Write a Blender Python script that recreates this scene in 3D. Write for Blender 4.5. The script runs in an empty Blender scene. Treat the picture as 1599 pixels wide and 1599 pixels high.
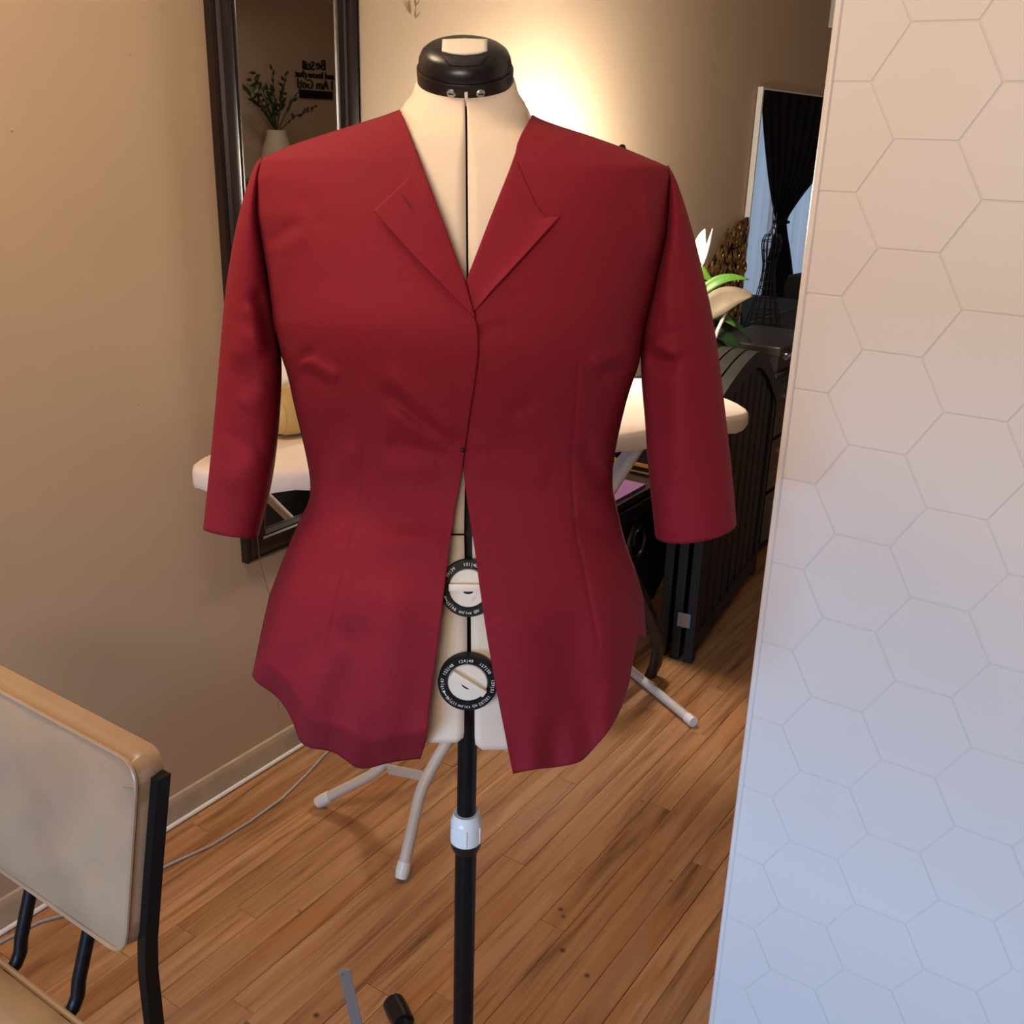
import bpy, bmesh, math, random
from mathutils import Vector, Matrix
random.seed(7)
sc = bpy.context.scene
COL = sc.collection

# ------------------------------------------------------------------ camera, world, lights, exposure
FPX = 1600.0
EYE = 1.45
_down = Vector((-130, 4304, 1600)).normalized()          # plumb line in camera axes (x right, y down, z forward)
_Z = -_down
_f = Vector((0, 0, 1)); _Y = (_f - _Z * _f.dot(_Z)).normalized(); _X = _Y.cross(_Z)
RM = Matrix((_X, _Y, _Z))                                # world = RM @ camera
cam = bpy.data.cameras.new('camera'); cam.sensor_width = 36; cam.lens = 36 * FPX / 1599; cam.clip_start = .02
camo = bpy.data.objects.new('camera', cam); COL.objects.link(camo); sc.camera = camo
m3 = Matrix((RM @ Vector((1, 0, 0)), RM @ Vector((0, -1, 0)), RM @ Vector((0, 0, -1)))).transposed()
camo.matrix_world = Matrix.Translation((0, 0, EYE)) @ m3.to_4x4()

# room frame: s runs along the long left wall, n away from it
D1 = Vector((.5531, .8331, 0)); NV = Vector((.8331, -.5531, 0)); P0 = Vector((-.622, 2.0376, 0)); UP = Vector((0, 0, 1))
def W(s, n, z=0.0): return P0 + D1 * s + NV * n + UP * z
HEAD = math.atan2(D1.y, D1.x)

w = bpy.data.worlds.new('world'); sc.world = w; w.use_nodes = True
w.node_tree.nodes['Background'].inputs[0].default_value = (.55, .72, 1, 1)
w.node_tree.nodes['Background'].inputs[1].default_value = 0.35

def area(name, loc, aim, sx, sy, power, col):
    l = bpy.data.lights.new(name, 'AREA'); l.shape = 'RECTANGLE'; l.size = sx; l.size_y = sy; l.energy = power; l.color = col
    o = bpy.data.objects.new(name, l); COL.objects.link(o); o.location = loc
    o.rotation_euler = (Vector(aim) - Vector(loc)).to_track_quat('-Z', 'Y').to_euler(); return o
area('added_front_fill', W(-1.95, 1.6, 1.55), W(-.95, 1.30, 2.30), .6, .5, 23, (1, .84, .72))  # added fill behind the camera, tilted up to spare floor and lower panel
area('doorway_ceiling_light', W(-.80, .45, 2.30), W(-.80, .45, 0), .35, .35, 15, (1, .72, .46))
area('kitchen_window_daylight', W(-4.5, 1.15, 1.35), W(-.1, 1.35, .45), 1.8, 1.0, 185, (.32, .60, 1))
area('living_window_daylight', W(5.75, 1.0, 1.3), W(0, 1.3, .7), 1.1, 1.9, 4.5, (.62, .78, 1))
area('added_living_fill', W(3.3, 3.4, 2.32), W(3.3, 3.4, 0), .4, .4, 12, (1, .80, .62))  # added fill, brightens the far wall reflected in the mahogany mirror
LAMP_GLOW = 200.0

sc.view_settings.view_transform = 'Standard'; sc.view_settings.look = 'None'
sc.view_settings.exposure = -0.25; sc.view_settings.gamma = 1.0; sc.view_settings.use_curve_mapping = False
try: sc.cycles.use_denoising = True
except Exception: pass

# ------------------------------------------------------------------ maths helpers
def ray(px, py): return RM @ Vector(((px - 799.5) / FPX, (py - 799.5) / FPX, 1))
def PY(px, py, y): r = ray(px, py); return r * (y / r.y) + Vector((0, 0, EYE))
def PZ(px, py, z): r = ray(px, py); return r * ((z - EYE) / r.z) + Vector((0, 0, EYE))
def PN(px, py, n):
    r = ray(px, py); t = (n - (Vector((0, 0, EYE)) - P0).dot(NV)) / r.dot(NV); return r * t + Vector((0, 0, EYE))
def PS(px, py, s):
    r = ray(px, py); t = (s - (Vector((0, 0, EYE)) - P0).dot(D1)) / r.dot(D1); return r * t + Vector((0, 0, EYE))
def SN(p): q = p - P0; return q.dot(D1), q.dot(NV), p.z
def lerp(a, b, t): return a + (b - a) * t
def table(tb, x):
    if x <= tb[0][0]: return tb[0][1]
    for (x0, y0), (x1, y1) in zip(tb, tb[1:]):
        if x <= x1: return y0 + (y1 - y0) * (x - x0) / (x1 - x0)
    return tb[-1][1]
def smooth_table(tb, x):                                   # Catmull-Rom through the table
    n = len(tb)
    if x <= tb[0][0]: return tb[0][1]
    if x >= tb[-1][0]: return tb[-1][1]
    for i in range(n - 1):
        if x <= tb[i + 1][0]:
            x0, y0 = tb[i]; x1, y1 = tb[i + 1]; h = x1 - x0; t = (x - x0) / h
            m0 = (y1 - tb[i - 1][1]) / (x1 - tb[i - 1][0]) if i > 0 else (y1 - y0) / h
            m1 = (tb[i + 2][1] - y0) / (tb[i + 2][0] - x0) if i + 2 < n else (y1 - y0) / h
            return ((2*t**3 - 3*t*t + 1) * y0 + (t**3 - 2*t*t + t) * h * m0 + (-2*t**3 + 3*t*t) * y1 + (t**3 - t*t) * h * m1)
def resample(pl, n):
    d = [0]
    for a, b in zip(pl, pl[1:]): d.append(d[-1] + math.hypot(b[0] - a[0], b[1] - a[1]))
    out = []; j = 0
    for i in range(n + 1):
        t = d[-1] * i / n
        while j < len(pl) - 2 and t > d[j + 1]: j += 1
        k = (t - d[j]) / max(1e-9, d[j + 1] - d[j]); k = min(1, max(0, k))
        out.append((lerp(pl[j][0], pl[j + 1][0], k), lerp(pl[j][1], pl[j + 1][1], k)))
    return out
def chaikin(pl, it=2):
    for _ in range(it):
        o = [pl[0]]
        for a, b in zip(pl, pl[1:]):
            o.append((.75*a[0] + .25*b[0], .75*a[1] + .25*b[1])); o.append((.25*a[0] + .75*b[0], .25*a[1] + .75*b[1]))
        o.append(pl[-1]); pl = o
    return pl
def coons(top, bottom, left, right, nu, nv):
    T = resample(top, nu); B = resample(bottom, nu); L = resample(left, nv); R = resample(right, nv); g = []
    for j in range(nv + 1):
        v = j / nv; row = []
        for i in range(nu + 1):
            u = i / nu; p = []
            for k in (0, 1):
                c = (1 - v) * T[i][k] + v * B[i][k] + (1 - u) * L[j][k] + u * R[j][k]
                c -= (1 - u) * (1 - v) * T[0][k] + u * (1 - v) * T[-1][k] + (1 - u) * v * B[0][k] + u * v * B[-1][k]
                p.append(c)
            row.append(tuple(p))
        g.append(row)
    return g

# ------------------------------------------------------------------ object helpers
def tag(o, label=None, cat=None, group=None, kind=None):
    if label: o['label'] = label
    if cat: o['category'] = cat
    if group: o['group'] = group
    if kind: o['kind'] = kind
    return o
def empty(name, loc, label, cat, group=None):
    o = bpy.data.objects.new(name, None); COL.objects.link(o); o.location = loc; o.empty_display_size = .05
    o['_o'] = tuple(loc); return tag(o, label, cat, group)
def origin_of(parent):
    while parent is not None:
        if '_o' in parent: return Vector(parent['_o'])
        parent = parent.parent
    return Vector((0, 0, 0))
class MB:
    """collects world-space geometry; build() links it as one mesh object"""
    def __init__(s): s.v = []; s.f = []
    def add(s, vs, fs):
        o = len(s.v); s.v += [Vector(v) for v in vs]; s.f += [tuple(i + o for i in f) for f in fs]; return s
    def grid(s, rows, close_u=False):
        o = len(s.v); nu = len(rows[0])
        for r in rows: s.v += [Vector(p) for p in r]
        for j in range(len(rows) - 1):
            for i in range(nu if close_u else nu - 1):
                i2 = (i + 1) % nu
                s.f.append((o + j*nu + i, o + j*nu + i2, o + (j+1)*nu + i2, o + (j+1)*nu + i))
        return s
    def fan(s, ring, flip=False):
        o = len(s.v); s.v += [Vector(p) for p in ring]; f = tuple(range(o, o + len(ring))); s.f.append(f[::-1] if flip else f); return s
    def box(s, c, ax, ay, az, hx, hy, hz, bev=0.0):
        c = Vector(c); ax, ay, az = Vector(ax).normalized(), Vector(ay).normalized(), Vector(az).normalized()
        if bev <= 0:
            vs = [c + ax*hx*x + ay*hy*y + az*hz*z for z in (-1, 1) for y in (-1, 1) for x in (-1, 1)]
            return s.add(vs, [(0, 2, 3, 1), (4, 5, 7, 6), (0, 1, 5, 4), (2, 6, 7, 3), (0, 4, 6, 2), (1, 3, 7, 5)])
        bm = bmesh.new(); bmesh.ops.create_cube(bm, size=2)
        for v in bm.verts: v.co = Vector((v.co.x*hx, v.co.y*hy, v.co.z*hz))
        bmesh.ops.bevel(bm, geom=list(bm.edges), offset=bev, segments=2, affect='EDGES', profile=.6)
        bm.verts.index_update()
        vs = [c + ax*v.co.x + ay*v.co.y + az*v.co.z for v in bm.verts]; fs = [tuple(v.index for v in f.verts) for f in bm.faces]
        bm.free(); return s.add(vs, fs)
    def tube(s, pts, rad, n=10, cap=True, flat=None):
        pts = [Vector(p) for p in pts]
        if not hasattr(rad, '__len__'): rad = [rad] * len(pts)
        t0 = (pts[1] - pts[0]).normalized(); ref = Vector((0, 0, 1)) if abs(t0.z) < .9 else Vector((1, 0, 0))
        a = t0.cross(ref).normalized(); rings = []
        for i, p in enumerate(pts):
            t = ((pts[min(i + 1, len(pts) - 1)] - pts[max(i - 1, 0)])).normalized()
            a = (a - t * a.dot(t)).normalized(); b = t.cross(a); k = flat if flat else 1
            rings.append([p + a * math.cos(2*math.pi*q/n) * rad[i] + b * math.sin(2*math.pi*q/n) * rad[i] * k for q in range(n)])
        s.grid(rings, True)
        if cap: s.fan(rings[0], True); s.fan(rings[-1])
        return s
    def lathe(s, c, prof, n=32, ax=(1, 0, 0), ay=(0, 1, 0), az=(0, 0, 1), ey=1.0, cap=True, p=2.0):
        c = Vector(c); ax, ay, az = Vector(ax), Vector(ay), Vector(az); rings = []
        def se(a):
            x, y = math.cos(a), math.sin(a)
            return math.copysign(abs(x)**(2/p), x), math.copysign(abs(y)**(2/p), y)
        for r, h in prof:
            rings.append([c + ax * se(2*math.pi*q/n)[0] * r + ay * se(2*math.pi*q/n)[1] * r * ey + az * h for q in range(n)])
        s.grid(rings, True)
        if cap: s.fan(rings[0], True); s.fan(rings[-1])
        return s
    def prism(s, poly, off):                               # poly: planar list of points, off: extrusion vector
        off = Vector(off); n = len(poly); a = [Vector(p) for p in poly]; b = [p + off for p in a]; o = len(s.v)
        s.v += a + b; s.f.append(tuple(range(o, o + n))[::-1]); s.f.append(tuple(range(o + n, o + 2*n)))
        for i in range(n): s.f.append((o + i, o + (i+1) % n, o + n + (i+1) % n, o + n + i))
        return s
    def build(s, name, mat, parent=None, smooth=False, weld=False, solid=None, sub=0, label=None, kind=None):
        O = origin_of(parent)
        me = bpy.data.meshes.new(name); me.from_pydata([tuple(v - O) for v in s.v], [], s.f)
        if weld or True:
            bm = bmesh.new(); bm.from_mesh(me)
            if weld: bmesh.ops.remove_doubles(bm, verts=bm.verts, dist=1e-5)
            bmesh.ops.recalc_face_normals(bm, faces=bm.faces); bm.to_mesh(me); bm.free()
        o = bpy.data.objects.new(name, me); COL.objects.link(o); me.materials.append(mat)
        if parent is not None: o.parent = parent
        if smooth:
            for p in me.polygons: p.use_smooth = True
            if smooth != 'all':
                try: me.set_sharp_from_angle(angle=math.radians(smooth if smooth is not True else 38))
                except Exception: pass
        if solid:
            md = o.modifiers.new('thickness', 'SOLIDIFY'); md.thickness = solid; md.offset = 0
        if sub:
            md = o.modifiers.new('smooth', 'SUBSURF'); md.levels = sub; md.render_levels = sub
        if label: o['label'] = label
        if kind: o['kind'] = kind
        return o
def text_part(name, s, size, mat, parent, c, ex, ey, depth=.0003):
    cu = bpy.data.curves.new(name, 'FONT'); cu.body = s; cu.size = size; cu.align_x = 'CENTER'; cu.align_y = 'CENTER'; cu.extrude = depth; cu.resolution_u = 3
    t = bpy.data.objects.new(name, cu); COL.objects.link(t)
    me = bpy.data.meshes.new_from_object(t.evaluated_get(bpy.context.evaluated_depsgraph_get()))
    bpy.data.objects.remove(t)
    ex, ey = Vector(ex).normalized(), Vector(ey).normalized(); ez = ex.cross(ey); O = origin_of(parent); c = Vector(c)
    for v in me.vertices: v.co = c + ex*v.co.x + ey*v.co.y + ez*v.co.z - O
    o = bpy.data.objects.new(name, me); COL.objects.link(o); me.materials.clear(); me.materials.append(mat)
    if parent is not None: o.parent = parent
    return o

# ------------------------------------------------------------------ materials
def mat(name, col, rough=.6, metal=0, var=0.0, vscale=8, bump=0, bscale=200, stretch=None, spec=.5, sheen=0, coat=0, col2=None, trans=0):
    m = bpy.data.materials.new(name); m.use_nodes = True; nt = m.node_tree; b = nt.nodes['Principled BSDF']
    b.inputs['Base Color'].default_value = (*col, 1); b.inputs['Roughness'].default_value = rough; b.inputs['Metallic'].default_value = metal
    b.inputs['Specular IOR Level'].default_value = spec
    if sheen: b.inputs['Sheen Weight'].default_value = sheen; b.inputs['Sheen Roughness'].default_value = .4; b.inputs['Sheen Tint'].default_value = (*[min(1, c*3) for c in col], 1)
    if coat: b.inputs['Coat Weight'].default_value = coat; b.inputs['Coat Roughness'].default_value = .12
    tc = nt.nodes.new('ShaderNodeTexCoord'); mp = nt.nodes.new('ShaderNodeMapping'); nt.links.new(tc.outputs['Object'], mp.inputs['Vector'])
    if stretch: mp.inputs['Scale'].default_value = stretch
    if var or col2:
        n = nt.nodes.new('ShaderNodeTexNoise'); n.inputs['Scale'].default_value = vscale; n.inputs['Detail'].default_value = 6
        nt.links.new(mp.outputs[0], n.inputs['Vector'])
        r = nt.nodes.new('ShaderNodeValToRGB'); r.color_ramp.elements[0].position = .32; r.color_ramp.elements[1].position = .7
        c2 = col2 if col2 else tuple(min(1, c * (1 + var)) for c in col); c1 = col if col2 else tuple(c * (1 - var) for c in col)
        r.color_ramp.elements[0].color = (*c1, 1); r.color_ramp.elements[1].color = (*c2, 1)
        nt.links.new(n.outputs['Fac'], r.inputs[0]); nt.links.new(r.outputs[0], b.inputs['Base Color'])
    if bump:
        n = nt.nodes.new('ShaderNodeTexNoise'); n.inputs['Scale'].default_value = bscale; n.inputs['Detail'].default_value = 3
        nt.links.new(mp.outputs[0], n.inputs['Vector']); bp = nt.nodes.new('ShaderNodeBump'); bp.inputs['Strength'].default_value = bump; bp.inputs['Distance'].default_value = .002
        nt.links.new(n.outputs['Fac'], bp.inputs['Height']); nt.links.new(bp.outputs[0], b.inputs['Normal'])
    if trans: b.inputs['Transmission Weight'].default_value = trans
    return m
def emit(name, col, st):
    m = bpy.data.materials.new(name); m.use_nodes = True; nt = m.node_tree; nt.nodes.clear()
    e = nt.nodes.new('ShaderNodeEmission'); e.inputs[0].default_value = (*col, 1); e.inputs[1].default_value = st
    o = nt.nodes.new('ShaderNodeOutputMaterial'); nt.links.new(e.outputs[0], o.inputs[0]); return m
def wood_plank_mat():
    m = bpy.data.materials.new('oak_plank'); m.use_nodes = True; nt = m.node_tree; L = nt.links.new; b = nt.nodes['Principled BSDF']
    tc = nt.nodes.new('ShaderNodeTexCoord'); oi = nt.nodes.new('ShaderNodeObjectInfo')
    mul = nt.nodes.new('ShaderNodeMath'); mul.operation = 'MULTIPLY'; mul.inputs[1].default_value = 37; L(oi.outputs['Random'], mul.inputs[0])
    cmb = nt.nodes.new('ShaderNodeCombineXYZ'); L(mul.outputs[0], cmb.inputs[0]); L(mul.outputs[0], cmb.inputs[1])
    add = nt.nodes.new('ShaderNodeVectorMath'); add.operation = 'ADD'; L(tc.outputs['Object'], add.inputs[0]); L(cmb.outputs[0], add.inputs[1])
    mp = nt.nodes.new('ShaderNodeMapping'); mp.inputs['Scale'].default_value = (1.6, 26, 26); L(add.outputs[0], mp.inputs['Vector'])
    n = nt.nodes.new('ShaderNodeTexNoise'); n.inputs['Scale'].default_value = 1.6; n.inputs['Detail'].default_value = 8; n.inputs['Roughness'].default_value = .62; n.inputs['Distortion'].default_value = .5; L(mp.outputs[0], n.inputs['Vector'])
    r = nt.nodes.new('ShaderNodeValToRGB'); e = r.color_ramp.elements
    e[0].position = .28; e[0].color = (.15, .064, .026, 1); e[1].position = .72; e[1].color = (.56, .32, .16, 1)
    k = e.new(.46); k.color = (.40, .205, .092, 1); L(n.outputs['Fac'], r.inputs[0])
    tint = nt.nodes.new('ShaderNodeValToRGB'); te = tint.color_ramp.elements
    te[0].color = (.82, .75, .68, 1); te[1].color = (1.08, 1.07, 1.06, 1); L(oi.outputs['Random'], tint.inputs[0])
    mx = nt.nodes.new('ShaderNodeMix'); mx.data_type = 'RGBA'; mx.blend_type = 'MULTIPLY'; mx.inputs[0].default_value = 1
    L(r.outputs[0], mx.inputs[6]); L(tint.outputs[0], mx.inputs[7])
    # orange worn stain in broad patches
    n2 = nt.nodes.new('ShaderNodeTexNoise'); n2.inputs['Scale'].default_value = 4; n2.inputs['Detail'].default_value = 3
    mp2 = nt.nodes.new('ShaderNodeMapping'); mp2.inputs['Scale'].default_value = (.8, 2.5, 1); L(add.outputs[0], mp2.inputs['Vector']); L(mp2.outputs[0], n2.inputs['Vector'])
    r2 = nt.nodes.new('ShaderNodeValToRGB'); r2.color_ramp.elements[0].position = .52; r2.color_ramp.elements[1].position = .72; r2.color_ramp.elements[1].color = (.55, .55, .55, 1); r2.color_ramp.elements[0].color = (0, 0, 0, 1)
    L(n2.outputs['Fac'], r2.inputs[0])
    mx2 = nt.nodes.new('ShaderNodeMix'); mx2.data_type = 'RGBA'; mx2.inputs[7].default_value = (.42, .155, .038, 1); L(r2.outputs[0], mx2.inputs[0]); L(mx.outputs[2], mx2.inputs[6])
    # small dark knots
    vo = nt.nodes.new('ShaderNodeTexVoronoi'); vo.inputs['Scale'].default_value = 9; L(add.outputs[0], vo.inputs['Vector'])
    r3 = nt.nodes.new('ShaderNodeValToRGB'); r3.color_ramp.elements[0].position = .025; r3.color_ramp.elements[0].color = (.25, .2, .18, 1); r3.color_ramp.elements[1].position = .07; r3.color_ramp.elements[1].color = (1, 1, 1, 1); L(vo.outputs['Distance'], r3.inputs[0])
    mx3 = nt.nodes.new('ShaderNodeMix'); mx3.data_type = 'RGBA'; mx3.blend_type = 'MULTIPLY'; mx3.inputs[0].default_value = 1; L(mx2.outputs[2], mx3.inputs[6]); L(r3.outputs[0], mx3.inputs[7])
    L(mx3.outputs[2], b.inputs['Base Color']); b.inputs['Roughness'].default_value = .42; b.inputs['Specular IOR Level'].default_value = .35
    bp = nt.nodes.new('ShaderNodeBump'); bp.inputs['Strength'].default_value = .15; bp.inputs['Distance'].default_value = .001; L(n.outputs['Fac'], bp.inputs['Height']); L(bp.outputs[0], b.inputs['Normal'])
    return m
def weave_mat(name, col, col_b):
    m = mat(name, col, .82, spec=.2, sheen=.05); nt = m.node_tree; L = nt.links.new; b = nt.nodes['Principled BSDF']
    tc = nt.nodes.new('ShaderNodeTexCoord'); outs = []
    for st in ((900, 1, 60), (60, 1, 900)):
        mp = nt.nodes.new('ShaderNodeMapping'); mp.inputs['Scale'].default_value = st; L(tc.outputs['Object'], mp.inputs['Vector'])
        n = nt.nodes.new('ShaderNodeTexNoise'); n.inputs['Scale'].default_value = 1; n.inputs['Detail'].default_value = 2; L(mp.outputs[0], n.inputs['Vector']); outs.append(n)
    ad = nt.nodes.new('ShaderNodeMath'); ad.operation = 'ADD'; L(outs[0].outputs['Fac'], ad.inputs[0]); L(outs[1].outputs['Fac'], ad.inputs[1])
    r = nt.nodes.new('ShaderNodeMapRange'); r.inputs['From Min'].default_value = .7; r.inputs['From Max'].default_value = 1.3; L(ad.outputs[0], r.inputs['Value'])
    mx = nt.nodes.new('ShaderNodeMix'); mx.data_type = 'RGBA'; mx.inputs[6].default_value = (*col, 1); mx.inputs[7].default_value = (*col_b, 1); L(r.outputs[0], mx.inputs[0])
    L(mx.outputs[2], b.inputs['Base Color'])
    bp = nt.nodes.new('ShaderNodeBump'); bp.inputs['Strength'].default_value = .12; bp.inputs['Distance'].default_value = .0006; L(ad.outputs[0], bp.inputs['Height']); L(bp.outputs[0], b.inputs['Normal'])
    return m

M = {}
M['wall'] = mat('tan_wall_paint', (.53, .405, .285), .7, var=.03, vscale=3, bump=.12, bscale=260, spec=.3)
M['ceiling'] = mat('ceiling_paint', (.62, .58, .52), .9)
M['trim'] = mat('tan_trim_paint', (.46, .36, .26), .5, var=.12, vscale=14, spec=.4)
M['white_trim'] = mat('white_trim', (.78, .76, .74), .35, var=.04)
M['plank'] = wood_plank_mat()
M['underlay'] = mat('floor_underlay', (.03, .014, .008), .9)
M['tile'] = mat('white_tile', (.76, .74, .735), .38, spec=.4)
M['grout'] = mat('pale_grout', (.69, .67, .66), .6)
M['cloth'] = weave_mat('burgundy_cloth', (.205, .0112, .0238), (.235, .0138, .028))
M['form'] = mat('cream_form_foam', (.80, .685, .55), .85, var=.03, vscale=30, bump=.1, bscale=700)
M['cream'] = mat('cream_plastic', (.78, .72, .62), .4)
M['black'] = mat('black_plastic', (.010, .0095, .010), .30, spec=.4)
M['ring'] = mat('dial_black', (.006, .006, .0065), .5, spec=.25)
M['matte_black'] = mat('matte_black', (.006, .006, .007), .7)
M['pole'] = mat('black_pole', (.005, .005, .006), .42, var=.2, vscale=60, spec=.25)
M['white_plastic'] = mat('white_plastic', (.80, .80, .77), .3)
M['print'] = mat('white_print', (.82, .82, .84), .5)
M['screw'] = mat('steel_screw', (.5, .52, .55), .3, 1)
M['board_cover'] = mat('cream_board_cover', (.80, .68, .58), .9, var=.05, vscale=10, bump=.25, bscale=45)
M['board_leg'] = mat('white_enamel_tube', (.62, .585, .54), .35)
M['vinyl'] = mat('tan_vinyl', (.30, .195, .125), .36, vscale=6, bump=.5, bscale=13, spec=.45, coat=.06, col2=(.43, .30, .185))
M['iron'] = mat('black_iron', (.004, .004, .005), .4, spec=.25)
M['steel'] = mat('grey_steel', (.36, .35, .35), .45, .7, var=.08, vscale=20)
M['frame'] = mat('mahogany_frame', (.014, .006, .006), .3, var=.5, vscale=4, stretch=(14, 14, 1.2), coat=.25)
M['frame_black'] = mat('frame_black_edge', (.006, .005, .005), .3)
M['glass'] = mat('mirror_glass', (.74, .74, .74), .012, 1)
M['glass2'] = mat('mirror_glass_bright', (.86, .88, .9), .01, 1)
M['silver'] = mat('pale_mirror_edge', (.8, .8, .78), .3, .2)
M['chrome'] = mat('chrome', (.75, .78, .82), .14, 1)
M['gold'] = mat('gold_satin', (.52, .34, .12), .45, var=.1, vscale=6, sheen=.3)
M['gilt'] = mat('dark_gilt_wood', (.10, .048, .016), .28, .5, var=.5, vscale=25, col2=(.34, .19, .06))
M['gilt_back'] = mat('dark_carved_backing', (.02, .011, .006), .6)
M['dark_wood'] = mat('dark_walnut', (.022, .013, .011), .33, var=.35, vscale=5, stretch=(3, 3, 18), coat=.3)
M['screen_wood'] = mat('black_stained_wood', (.008, .0075, .008), .5, var=.3, vscale=6, stretch=(2, 2, 20))
M['screen_top'] = mat('paler_black_wood', (.0135, .0118, .0115), .5, var=.3, vscale=20)  # arched tops, a little paler than the panels
M['lacquer'] = mat('black_lacquer', (.006, .006, .008), .2, coat=.4)
M['gold_trim'] = mat('gold_trim', (.75, .40, .06), .28, .6)
M['purple'] = mat('purple_card', (.13, .045, .135), .75, var=.05)
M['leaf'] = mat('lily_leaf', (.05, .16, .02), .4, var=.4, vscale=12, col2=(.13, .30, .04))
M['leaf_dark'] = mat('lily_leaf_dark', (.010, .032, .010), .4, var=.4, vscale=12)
M['spathe'] = mat('white_spathe', (.82, .80, .68), .6, var=.04)
M['spathe_tan'] = mat('aged_spathe', (.22, .175, .115), .65, var=.15, vscale=30)
M['wire'] = mat('black_wire', (.012, .012, .013), .35, .4)
M['curtain'] = mat('dark_curtain', (.007, .007, .009), .9, var=.2, stretch=(30, 30, 2))
M['upholstery'] = mat('black_upholstery', (.012, .010, .012), .7, var=.3)
M['terracotta'] = mat('dark_pot', (.05, .035, .03), .5)
M['globe'] = emit('lit_globe', (1, .87, .71), LAMP_GLOW)
M['brass'] = mat('dark_brass', (.05, .04, .025), .35, .8)
M['cable'] = mat('grey_cable', (.36, .34, .32), .5)
M['stone'] = mat('cream_vase', (.55, .48, .38), .6)
M['crease_line'] = mat('dark_burgundy_crease', (.10, .010, .014), .8)  # darker than the cloth, for crease lines; dart shadow is painted in
M['loose'] = mat('brown_thread', (.12, .05, .03), .8)
M['ornament'] = mat('pale_leaf_ornament', (.38, .30, .20), .6)
def sheer_mat():
    m = bpy.data.materials.new('sheer_curtain'); m.use_nodes = True; nt = m.node_tree; L = nt.links.new; nt.nodes.clear()
    tr = nt.nodes.new('ShaderNodeBsdfTranslucent'); tr.inputs[0].default_value = (.75, .78, .8, 1); di = nt.nodes.new('ShaderNodeBsdfDiffuse'); di.inputs[0].default_value = (.6, .62, .64, 1)
    a = nt.nodes.new('ShaderNodeMixShader'); a.inputs[0].default_value = .3; L(tr.outputs[0], a.inputs[1]); L(di.outputs[0], a.inputs[2])
    t = nt.nodes.new('ShaderNodeBsdfTransparent'); b = nt.nodes.new('ShaderNodeMixShader'); b.inputs[0].default_value = .75; L(t.outputs[0], b.inputs[1]); L(a.outputs[0], b.inputs[2])
    o = nt.nodes.new('ShaderNodeOutputMaterial'); L(b.outputs[0], o.inputs[0]); return m
M['sheer'] = sheer_mat()

# ------------------------------------------------------------------ the room
S0, S1, N1, ZC = -2.05, 5.6, 4.5, 2.36
def wbox(s0, s1, n0, n1, z0, z1, mb=None, bev=0):
    return (mb or MB()).box(W((s0+s1)/2, (n0+n1)/2, (z0+z1)/2), D1, NV, UP, abs(s1-s0)/2, abs(n1-n0)/2, abs(z1-z0)/2, bev)
def struct(mb, name, m, **k): o = mb.build(name, m, **k); o['kind'] = 'structure'; return o

struct(wbox(S0 - .1, S1 + .1, -.12, 0, 0, ZC), 'wall_left', M['wall'])
struct(wbox(S0 - .1, S1 + .1, N1, N1 + .1, 0, ZC), 'wall_right', M['wall'])
wb = MB()                                                  # far end wall, with the window's opening
wbox(S1, S1 + .1, 0, .45, 0, ZC, wb); wbox(S1, S1 + .1, 1.55, N1, 0, ZC, wb); wbox(S1, S1 + .1, .45, 1.55, 0, .12, wb); wbox(S1, S1 + .1, .45, 1.55, 2.2, ZC, wb)
struct(wb, 'wall_back', M['wall'])
wf = MB()                                                  # wall behind the camera, with an opening
wbox(S0 - .1, S0, 0, .4, 0, ZC, wf); wbox(S0 - .1, S0, 2.1, N1, 0, ZC, wf); wbox(S0 - .1, S0, .4, 2.1, 0, .10, wf); wbox(S0 - .1, S0, .4, 2.1, 1.16, ZC, wf)
struct(wf, 'wall_front', M['wall'])
struct(wbox(S0 - .1, S1 + .1, -.12, N1 + .1, ZC, ZC + .08), 'ceiling', M['ceiling'])
for nm, s, n0, n1, z0, z1 in (('window_1', S1 + .05, .45, 1.55, .12, 2.2), ('window_2', S0 - .05, .4, 2.1, .10, 1.16)):
    f = MB(); t = .03
    for a, b, c, d in ((n0, n0+t*2, z0, z1), (n1-t*2, n1, z0, z1), (n0, n1, z0, z0+t*2), (n0, n1, z1-t*2, z1), ((n0+n1)/2-t/2, (n0+n1)/2+t/2, z0, z1)):
        wbox(s - .03, s + .03, a, b, c, d, f)
    struct(f, nm, M['white_trim'])

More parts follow.
